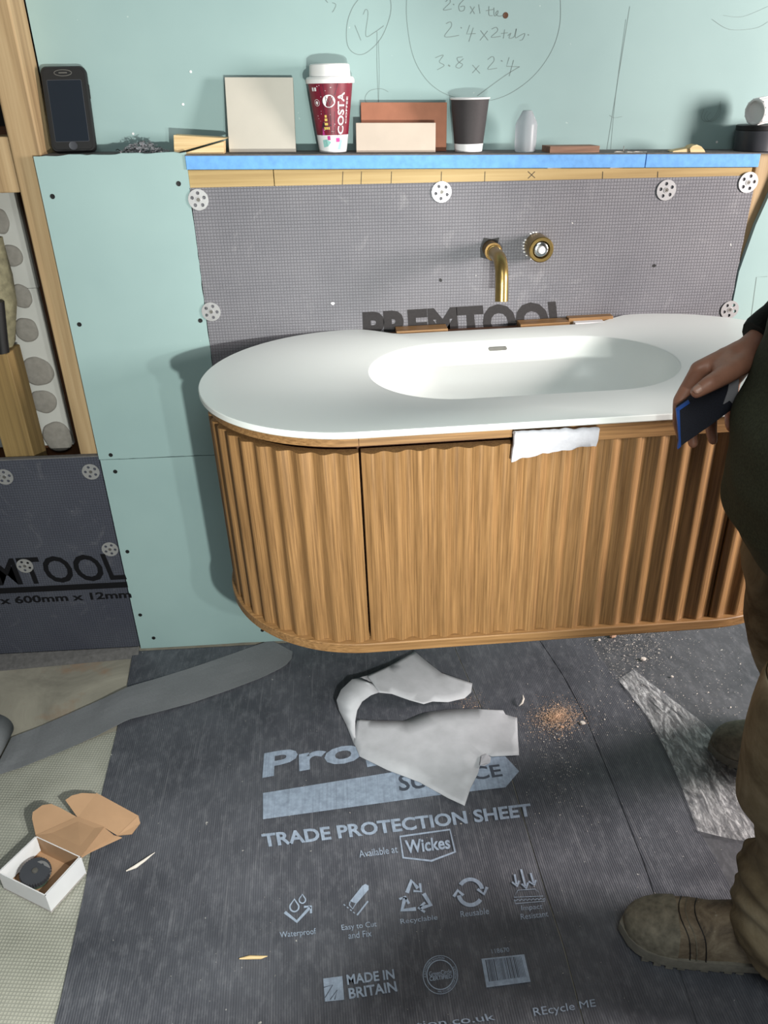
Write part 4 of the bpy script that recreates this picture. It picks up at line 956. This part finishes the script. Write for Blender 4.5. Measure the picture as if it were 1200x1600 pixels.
panel('ear_flap', [Ld, G(150, 1240, .052), G(128, 1239, .058), G(112, 1243, .060), G(102, 1250, .060)], ('kraft', 'kraft'), -.002)
panel('ear_flap', [LDb, G(142, 1330, .030), G(190, 1308, .010), G(178, 1305, .012), Lc], ('kraft', 'kraft'), .002)
# contents
pc = Vector((ctr.x-.010, ctr.y-.006, .040)); dk = thing('abrasive_disc_stack', 'black ridged disc on a green base standing in the cardboard box', 'disc', (pc.x, pc.y, .005))
ax_ = Vector((.10, -.12, 1)).normalized(); rb = bm_(); n = 72
prof3 = [(.0225, -.026), (.0235, -.024), (.0235, -.012)]
lathe(rb, prof3, pc, 40, ax_); obj('green_base', rb, plain('mottled_green', (74, 96, 84), .7, var=.3, scale=60), dk, smooth=40)
a_ = ax_.orthogonal().normalized(); b_ = ax_.cross(a_); bm = bm_()
loft(bm, [[pc+ax_*h+(a_*cos(2*pi*i/n)+b_*sin(2*pi*i/n))*(r+(.0008 if i % 2 else -.0008)) for i in range(n)] for r, h in ((.0275, -.012), (.0283, -.010), (.0283, .0), (.0272, .002))]); obj('ridged_disc', bm, 'charcoal', dk)
bm = bm_(); lathe(bm, [(.006, .002), (.005, .0045), (.002, .005)], pc, 12, ax_); obj('hub', bm, 'steel_dull', dk, smooth=40)
washer(0, 0, 'perforated steel washer leaning in the cardboard box behind the black disc', loc=G(65, 1362, .030), tilt=(radians(-35), 0, radians(-20)), group='perforated fixing washers')

# slivers of wood
for L, mt, lab in (([(197, 1361), (212, 1354), (226, 1344), (242, 1332)], 'crumb', 'thin pale wood sliver on the sheet beside the cardboard box'), ([(374, 1498), (390, 1496), (408, 1496), (418, 1494)], 'pine_pale', 'thin yellow wood sliver on the sheet below the waterproof symbol')):
    bm = bm_(); tube(bm, [G(x, y, .0055) for x, y in L], [.0012, .0036, .0030, .0006], 6); tag(obj('wood_sliver', bm, mt, smooth=60), lab, 'sliver', 'wood slivers on the floor')
bm = bm_(); tube(bm, [G(x, y, h) for x, y, h in ((811, 1103, .004), (816, 1098, .012), (818, 1092, .016), (817, 1086, .014))], [.001, .003, .0028, .0008], 8); tag(obj('curled_shaving', bm, 'crumb', smooth=60), 'small curled pale shaving between the foam sheet and the sawdust', 'shaving')

# sawdust and grit
random.seed(21)
def chips(name, n, fn, mat, label, smin, smax):
    bm = bm_()
    for k in range(n):
        px, py, h = fn(); c = G(px, py, .001); c.z = .0012+h; s = random.uniform(smin, smax)*(1 if random.random() < .93 else 1.9)
        q = [c+Vector((random.uniform(-1, 1), random.uniform(-1, 1), random.uniform(-.3, .6)))*s for _ in range(4)]
        v = [bm.verts.new(p) for p in q]
        for f in ((0, 1, 2), (0, 1, 3), (1, 2, 3), (0, 2, 3)): bm.faces.new([v[i] for i in f])
    tag(obj(name, bm, mat, kind='stuff'), label, name.replace('_', ' '))
def f_dust():
    a = random.uniform(0, 2*pi); r = abs(random.gauss(0, 1)); x = 870+24*r*cos(a)-3*r*sin(a); y = 1121+15*r*sin(a); return x, y, .008*math.exp(-r*r*1.2)*random.random()
chips('sawdust', 4600, f_dust, 'sawdust', 'small heap of tan sawdust on the dark sheet below the cabinet', .0006, .0017)
def f_trail(): return random.gauss(875, 28), 1120+abs(random.gauss(0, 70)), 0
chips('fine_grit', 800, f_trail, 'crumb', 'fine pale grit trailing down from the sawdust heap', .0006, .0016)
def f_grit():
    if random.random() < .55: return random.gauss(985, 32), 985+abs(random.gauss(0, 34)), 0
    return random.uniform(920, 1160), random.uniform(975, 1150), 0
chips('plaster_grit', 2300, f_grit, 'crumb', 'white plaster grit scattered on the dusty sheet under the cabinet', .0006, .0020)
def f_all(): return random.uniform(230, 1150), random.uniform(1030, 1590), 0
chips('floor_specks', 420, f_all, 'crumb', 'pale specks of dust over the printed floor sheet', .0004, .0011)
def f_d2(): return random.gauss(735, 12), random.gauss(1098, 7), 0
chips('brown_dust', 260, f_d2, 'sawdust', 'brown dust between the two lobes of the foam sheet', .0005, .0013)
for (px, py, s, mt, lab) in ((957, 995, .010, 'crumb_b', 'largest tan crumb lying just under the cabinet edge'), (1005, 1031, .008, 'crumb', 'flat white plaster crumb above the clear polythene'), (1059, 983, .007, 'crumb_b', 'tan crumb near the right gap of the cabinet'),
        (910, 1131, .007, 'crumb', 'white crumb at the right of the sawdust heap'), (878, 1137, .005, 'crumb_b', 'tan crumb at the foot of the sawdust heap'), (936, 1001, .005, 'crumb', 'small white crumb left of the largest tan crumb'), (1050, 1058, .004, 'crumb', 'lone white crumb beside the far boot\'s polythene')):
    bm = bm_(); c = G(px, py, .0); rings = []
    for k, (f_, h) in enumerate(((.9, .0), (1, .35), (.75, .75), (.2, .8))):
        rings.append([c+Vector((cos(a)*s*f_*(1+.35*noise.noise(Vector((cos(a), sin(a), px*.1)))), sin(a)*s*.8*f_*(1+.35*noise.noise(Vector((cos(a)+3, sin(a), px*.1)))), .001+s*h)) for a in [2*pi*i/9 for i in range(9)]])
    loft(bm, rings); tag(obj('plaster_crumb', bm, mt), lab, 'crumb', 'crumbs on the floor')

# clear polythene
bm = bm_(); Lf = samp([(966, 1062), (988, 1090), (1012, 1120), (1040, 1172), (1062, 1222), (1090, 1298)], 44); Rt = samp([(990, 1046), (1040, 1085), (1100, 1130), (1145, 1180), (1205, 1250), (1250, 1330)], 44); V = []
for i, (a_, c_) in enumerate(zip(Lf, Rt)):
    row = []
    for j in range(31):
        t = j/30; x, y = a_.x*(1-t)+c_.x*t, a_.y*(1-t)+c_.y*t
        if i == 44: y += 2*sin(t*5)
        w_ = min(1, i/10); h = .0035+.009*abs(noise.noise(Vector((t*7+i*.02, i*.035, 1))))*w_*(.4+.6*sin(pi*t))+.004*abs(noise.noise(Vector((t*20, i*.25, 4))))
        row.append(bm.verts.new(G(x, y, h)))
    V.append(row)
for i in range(44):
    for j in range(30): bm.faces.new((V[i][j], V[i][j+1], V[i+1][j+1], V[i+1][j]))
tag(obj('polythene_film', bm, 'film', smooth=60), 'crumpled clear polythene film under the far boot', 'polythene')

# ================================================================== PERSON
pr = thing('person', 'person in dark olive jacket and dusty work trousers, sanding block in hand', 'person', (.40, -.88, 0))
def J(px, py, y): return P(px, py, 1, y)
wr = J(1176, 543, -.700)
segs = []
def chain(pts, rad):
    for (p, q), (r, s) in zip(zip(pts, pts[1:]), zip(rad, rad[1:])): segs.append((Vector(p), r, Vector(q), s))
# right hand around the block
mcp = [J(1092, 577, -.710), J(1108, 578, -.682), J(1127, 585, -.662), J(1146, 595, -.646)]
for m, r in zip(mcp, (.0125, .0125, .0118, .011)): segs.append((wr.lerp(m, .12), .0185, m, r))
segs.append((mcp[0], .0118, mcp[1], .0118)); segs.append((mcp[1], .0118, mcp[2], .0115)); segs.append((mcp[2], .0115, mcp[3], .011))
segs.append((wr.lerp(mcp[0], .5), .0165, wr.lerp(mcp[3], .5), .014)); segs.append((wr.lerp(mcp[0], .25), .018, wr.lerp(mcp[3], .25), .017))
chain([mcp[0], J(1062, 626, -.712), J(1060, 660, -.709), J(1066, 686, -.706)], [.0118, .0098, .0088, .0072])
chain([mcp[1], J(1083, 640, -.672), J(1080, 675, -.684), J(1083, 693, -.694)], [.0118, .0098, .0090, .0076])
chain([mcp[2], J(1112, 642, -.652), J(1111, 672, -.670), J(1114, 688, -.682)], [.0112, .0095, .0088, .0074])
chain([mcp[3], J(1141, 640, -.640), J(1140, 660, -.656), J(1142, 669, -.668)], [.0105, .0085, .0078, .0068])
th = [J(1164, 566, -.722), J(1134, 585, -.746), J(1108, 600, -.760), J(1089, 612, -.762)]
chain(th, [.0165, .0140, .0118, .0092]); segs.append((th[1], .0140, wr.lerp(mcp[0], .45), .016)); segs.append((wr, .020, th[0], .0165)); segs.append((th[1].lerp(th[2], .2), .0125, mcp[0].lerp(wr, .35), .011))
el = Vector((.475, -.655, 1.15)); shd = Vector((.405, -.69, 1.40))
chain([wr, wr.lerp(el, .15), el, shd], [.0215, .024, .036, .045])
# torso, head, left arm, legs
PEL = Vector((.40, -.88, .94)); CH = Vector((.395, -.88, 1.28)); NK = Vector((.405, -.88, 1.50))
chain([PEL, Vector((.39, -.88, 1.1)), CH, NK], [.10, .095, .10, .055]); segs.append((Vector((.40, -.82, .93)), .08, Vector((.40, -.95, .93)), .08)); segs.append((shd, .05, Vector((.405, -1.07, 1.40)), .05)); segs.append((Vector((.395, -.79, 1.28)), .085, Vector((.395, -.97, 1.28)), .085))
HC = Vector((.385, -.88, 1.615)); chain([NK, Vector((.397, -.88, 1.56))], [.056, .058])
segs.append((HC+Vector((.02, 0, .02)), .084, HC+Vector((-.015, 0, .025)), .080)); segs.append((HC+Vector((-.02, 0, -.03)), .062, HC+Vector((-.045, 0, -.072)), .034)); segs.append((HC+Vector((-.075, 0, .01)), .012, HC+Vector((-.098, 0, -.022)), .012))
for s in (-1, 1):
    segs.append((HC+Vector((.012, s*.080, .014)), .014, HC+Vector((.008, s*.080, -.022)), .009)); segs.append((HC+Vector((-.062, s*.030, -.03)), .02, HC+Vector((-.06, s*.034, -.012)), .018))
    segs.append((HC+Vector((-.082, s*.018, .026)), .009, HC+Vector((-.066, s*.050, .024)), .010))
segs.append((HC+Vector((-.079, -.016, -.052)), .0075, HC+Vector((-.079, .016, -.052)), .0075)); segs.append((HC+Vector((-.076, -.012, -.064)), .008, HC+Vector((-.076, .012, -.064)), .008))
shl = Vector((.405, -1.07, 1.40)); ell_ = Vector((.49, -1.13, 1.12)); wl_ = Vector((.44, -1.14, .88))
chain([shl, ell_, wl_], [.045, .036, .024])
for k in range(4):
    k0 = wl_+Vector((-.045+.028*k-.02, -.004, -.085)); segs.append((wl_, .019, k0, .011)); k1 = k0+Vector((-.004, .004, -.042)); k2 = k1+Vector((.004, .012, -.024)); k3 = k2+Vector((.006, .010, -.016)); chain([k0, k1, k2, k3], [.0105, .0092, .0082, .007])
chain([wl_+Vector((-.012, -.006, -.02)), wl_+Vector((-.05, -.012, -.05)), wl_+Vector((-.066, -.006, -.085)), wl_+Vector((-.066, 0, -.108))], [.016, .0125, .0105, .0085])
chain([Vector((.40, -.94, .92)), Vector((.40, -.95, .52)), Vector((.41, -.96, .10))], [.07, .05, .04]); chain([Vector((.41, -.81, .92)), Vector((.45, -.735, .52)), Vector((.69, -.54, .10))], [.065, .04, .04])
b = bm_()
for s in segs: capsule(b, *s)
body = obj('body', b, 'skin', pr); remesh(body, .0028, 6, .5)
# nails
def nail(tip, prev, out, w, l):
    tip, prev, out = Vector(tip), Vector(prev), Vector(out).normalized(); d = (tip-prev).normalized(); s = d.cross(out).normalized(); out = s.cross(d).normalized(); bm = bm_(); rows = []
    for i in range(5):
        t = i/4; row = []
        for j in range(7):
            u = -1+2*j/6; ww = w*(1 if t < .7 else sqrt(max(0, 1-((t-.7)/.3)**2*.7))); row.append(tip+d*(l*(t-.55))+s*(ww*u)+out*(.0098-.0026*u*u-.0010*t))
        rows.append(row)
    loft(bm, rows, False, False, False); o = obj('thumbnail', bm, 'nail', pr, smooth=60); m_ = o.modifiers.new('thick', 'SOLIDIFY'); m_.thickness = .0009; return o
nail(th[3], th[2], (CAM-th[3])*.8+Vector((-.25, 0, .35)), .0062, .0125)
for s in (-1, 1):
    bm = bm_(); c = HC+Vector((-.0745, s*.031, .008)); lathe(bm, [(.002, -.012), (.010, -.006), (.012, 0), (.010, .006), (.002, .0118)], c, 20, (-1, 0, 0)); e_ = obj('eye', bm, 'eye', pr, smooth=60)
    bm = bm_(); lathe(bm, [(.0056, .0096), (.0052, .0112), (.001, .0122)], c, 16, (-1, 0, 0)); obj('iris', bm, 'hair', pr, smooth=60)
b = bm_(); capsule(b, HC+Vector((.026, 0, .030)), .0885, HC+Vector((-.008, 0, .046)), .0785, 28, 8); capsule(b, HC+Vector((.05, -.02, -.02)), .062, HC+Vector((.05, .02, -.02)), .062, 20, 6); hr = obj('hair', b, 'hair', pr); remesh(hr, .006, 2)
displace(hr, lambda c, n: .004*noise.noise(Vector((c.x*60, c.y*120, c.z*60))))

# jacket
def ering(c, a, b_, z, n=48, k=2.3):
    L = []
    for i in range(n):
        t = 2*pi*i/n; cx_, sy_ = cos(t), sin(t); L.append(Vector((c[0]+a*math.copysign(abs(cx_)**(2/k), cx_), c[1]+b_*math.copysign(abs(sy_)**(2/k), sy_), z)))
    return L
b = bm_()
loft(b, [ering((cx, -.88), a, w, z) for z, cx, a, w in ((.735, .40, .085, .13), (.745, .396, .105, .155), (.77, .386, .122, .172), (.82, .374, .142, .19), (.88, .371, .152, .197), (.97, .371, .151, .20), (1.05, .378, .145, .20), (1.15, .386, .140, .200), (1.3, .392, .135, .202), (1.40, .40, .125, .20), (1.46, .405, .095, .15), (1.50, .405, .075, .085), (1.54, .405, .075, .08))])
cuff_at = wr.lerp(el, .14)
for p, r, q, s in ((shd, .085, el, .068), (el, .068, cuff_at.lerp(el, .1), .043), (shl, .085, ell_, .068), (ell_, .068, wl_.lerp(ell_, .12), .045), (CH+Vector((0, .1, .08)), .12, shd, .085), (CH+Vector((0, -.1, .08)), .12, shl, .085)): capsule(b, p, r, q, s, 20, 6)
jk = obj('jacket', b, 'jacket', pr); remesh(jk, .0065, 5)
def folds(c, n):
    w = noise.noise(Vector((c.x*5, c.y*5, c.z*9)))*.012+noise.noise(Vector((c.x*14+c.z*10, c.y*14, c.z*16-c.x*12)))*.006
    return w
displace(jk, folds)
b = bm_(); tube(b, [wr.lerp(el, .05), wr.lerp(el, .09), wr.lerp(el, .16), wr.lerp(el, .24)], [.034, .038, .0395, .040], 24); cf = obj('cuff', b, 'cuff', pr, smooth=60)
displace(cf, lambda c, n: .0025*noise.noise(c*70))

# trousers
b = bm_()
def leg(L, n=36):
    rings = []
    for (x, y, z, r) in L: rings.append([Vector((x+r*cos(2*pi*i/n), y+r*.95*sin(2*pi*i/n), z)) for i in range(n)])
    loft(b, rings)
leg([(.41, -.81, .98, .11), (.405, -.79, .85, .098), (.392, -.752, .734, .084), (.420, -.745, .624, .082), (.437, -.74, .544, .078), (.492, -.73, .427, .077), (.565, -.665, .31, .078), (.64, -.59, .20, .082), (.70, -.535, .10, .092), (.705, -.53, .045, .096)])
leg([(.40, -.94, .98, .12), (.40, -.94, .85, .112), (.385, -.945, .70, .104), (.380, -.955, .60, .103), (.374, -.96, .50, .102), (.384, -.96, .40, .099), (.408, -.962, .32, .088), (.420, -.965, .25, .094), (.424, -.97, .16, .108), (.430, -.975, .10, .114), (.438, -.98, .065, .112)])
loft(b, [ering((.40, -.88), a, w, z) for z, a, w in ((.80, .09, .15), (.86, .11, .16), (1.0, .12, .16))])
tz = obj('trousers', b, 'trouser', pr); remesh(tz, .006, 4)
def tf(c, n):
    k = max(0, 1-abs(c.z-.16)/.2); w = noise.noise(Vector((c.x*9, c.y*9, c.z*12)))*.010
    w += (.5+k)*.010*noise.noise(Vector((c.x*10, c.y*10, c.z*34+c.x*22+c.y*15)))
    return w
displace(tz, tf)
# baggy knee pocket on the near leg
b = bm_(); rings = []
for z, r in ((.62, .104), (.60, .108), (.52, .112), (.44, .113), (.39, .110), (.372, .105), (.372, .094)):
    x, y = (.378, -.957) if z > .45 else (.388, -.96)
    rings.append([Vector((x+r*cos(a), y+r*.95*sin(a), z+.012*sin(a*2+1)*(1 if z < .5 else .3)+.008*noise.noise(Vector((cos(a)*2, sin(a)*2, z*9))))) for a in [radians(110+220*i/28) for i in range(29)]])
loft(b, rings, False, False, False); kp_ = obj('knee_pocket', b, 'trouser', pr, smooth=70); m_ = kp_.modifiers.new('thick', 'SOLIDIFY'); m_.thickness = .004; m_.offset = 1; m_ = kp_.modifiers.new('sub', 'SUBSURF'); m_.levels = 1; m_.render_levels = 1

# boots
def boot(ank, toe):
    ank, toe = Vector(ank), Vector(toe); d = (toe-ank); Lt = d.length; d.normalize(); s = Vector((-d.y, d.x, 0)); k = Lt/.225
    root = bpy.data.objects.new('boot', None); C.objects.link(root); root.parent = pr; root.matrix_parent_inverse = Matrix.Translation(pr.location).inverted(); root.empty_display_size = .05
    SEC = [(-.090, .016, .060), (-.086, .028, .085), (-.07, .039, .12), (-.03, .043, .135), (.02, .043, .125), (.06, .045, .105), (.09, .048, .092), (.12, .051, .086), (.145, .052, .083), (.17, .050, .078), (.19, .045, .072), (.205, .036, .064), (.216, .024, .055), (.222, .010, .045)]
    def sec(x, w, h, grow=0., n=18, z0=.026):
        return [ank+d*(x*k)+s*((w+grow)*math.copysign(abs(cos(t))**.75, cos(t)))+Vector((0, 0, z0+(h+grow-z0)*sin(t)**.8)) for t in [pi*i/n for i in range(n+1)]]
    bm = bm_(); loft(bm, [sec(*q) for q in SEC]); tube(bm, [ank+d*-.025+Vector((0, 0, .08)), ank+d*-.025+Vector((0, 0, .22))], [.05, .056], 24)
    up_ = obj('boot_upper', bm, 'boot', root, smooth=50); displace(up_, lambda c, n_: .0022*noise.noise(c*38)+.0014*noise.noise(c*95))
    bm = bm_(); loft(bm, [sec(x, w, h, .0022+.0006*sin(i)) for i, (x, w, h) in enumerate(SEC) if x >= .144]); tc_ = obj('toe_cap', bm, 'toecap', root, smooth=50); displace(tc_, lambda c, n_: .0012*noise.noise(c*60))
    for xs2 in (.142, .132, .118):
        i0 = [q for q in SEC if q[0] <= xs2][-1]; i1 = [q for q in SEC if q[0] >= xs2][0]; t = 0 if i1[0] == i0[0] else (xs2-i0[0])/(i1[0]-i0[0]); w, h = i0[1]+(i1[1]-i0[1])*t, i0[2]+(i1[2]-i0[2])*t
        pts = sec(xs2, w, h, .0012); pts = [p+d*(-.018*abs(cos(pi*i/18))**1.5+.0012*sin(i*.9)) for i, p in enumerate(pts)]
        bm = bm_(); tube(bm, pts, [.0009]*len(pts), 6); obj('seam', bm, 'toecap' if xs2 == .132 else 'black', root, smooth=60)
    # sole
    out = [(-.097, 0)]+[(x, w+.005) for x, w, h in SEC[1:-1]]+[(.229, 0)]; ol = out+[(x, -w) for x, w in out[-2:0:-1]]
    def so(z, g=0, arch=0): return [ank+d*(x*k+(g if x > 0 else -g)*.5)+s*(y*(1+g*8))+Vector((0, 0, z+(arch*.010*math.exp(-((x-.0)/.03)**2)))) for x, y in ol]
    bm = bm_(); loft(bm, [so(.010, 0, 1), so(.014), so(.026, .0005), so(.031, -.0005)]); obj('sole', bm, 'sole', root, smooth=35)
    for x, w in [(-.08+.018*i, None) for i in range(17)]:
        if -.022 < x < .028: continue
        q = [p for p in SEC if p[0] <= x+.001][-1]; w = q[1]+.003
        if x > .205: continue
        for sg in (-1, 1):
            m = ank+d*(x*k)+s*(sg*w*.70); bm = bm_(); a1, a2 = d*.0062, s*w*.31
            bs = [m-a1-a2, m+a1-a2, m+a1+a2, m-a1+a2]; prism(bm, [p+Vector((0, 0, .0015)) for p in bs], (0, 0, .013)); obj('tread_lug', bm, 'sole', root)
    return root
boot((.398, -.957, 0), (.157, -.900, 0)); boot((.735, -.535, 0), (.503, -.492, 0))

# sanding block in the hand
sb = thing('sanding_block', 'dark sanding block with blue backing gripped in the hand', 'sanding block', J(1105, 645, -.724))
def hp(L, y): return [J(x, y_, y) for x, y_ in L]
b = bm_(); prism(b, hp([(1061, 640), (1077, 629), (1120, 592), (1156, 586), (1152, 637), (1140, 643), (1112, 664), (1063, 698)], -.736), (0, .012, .002)); obj('abrasive_pad', b, 'blockface', sb, bevel=.001)
b = bm_(); prism(b, hp([(1057, 641), (1062, 640), (1064, 698), (1059, 702), (1061, 690)], -.7375), (0, .004, .001)); obj('blue_backing', b, 'blue', sb)
b = bm_(); prism(b, hp([(1057, 641), (1077, 627), (1078, 630), (1062, 641)], -.7375), (0, .004, .001)); obj('blue_edge', b, 'blue', sb)
b = bm_(); prism(b, hp([(1141, 590), (1155, 588), (1153, 620), (1148, 634), (1140, 626), (1130, 632), (1137, 612)], -.7372), (0, .001, 0)); obj('pale_label', b, 'greylabel', sb)
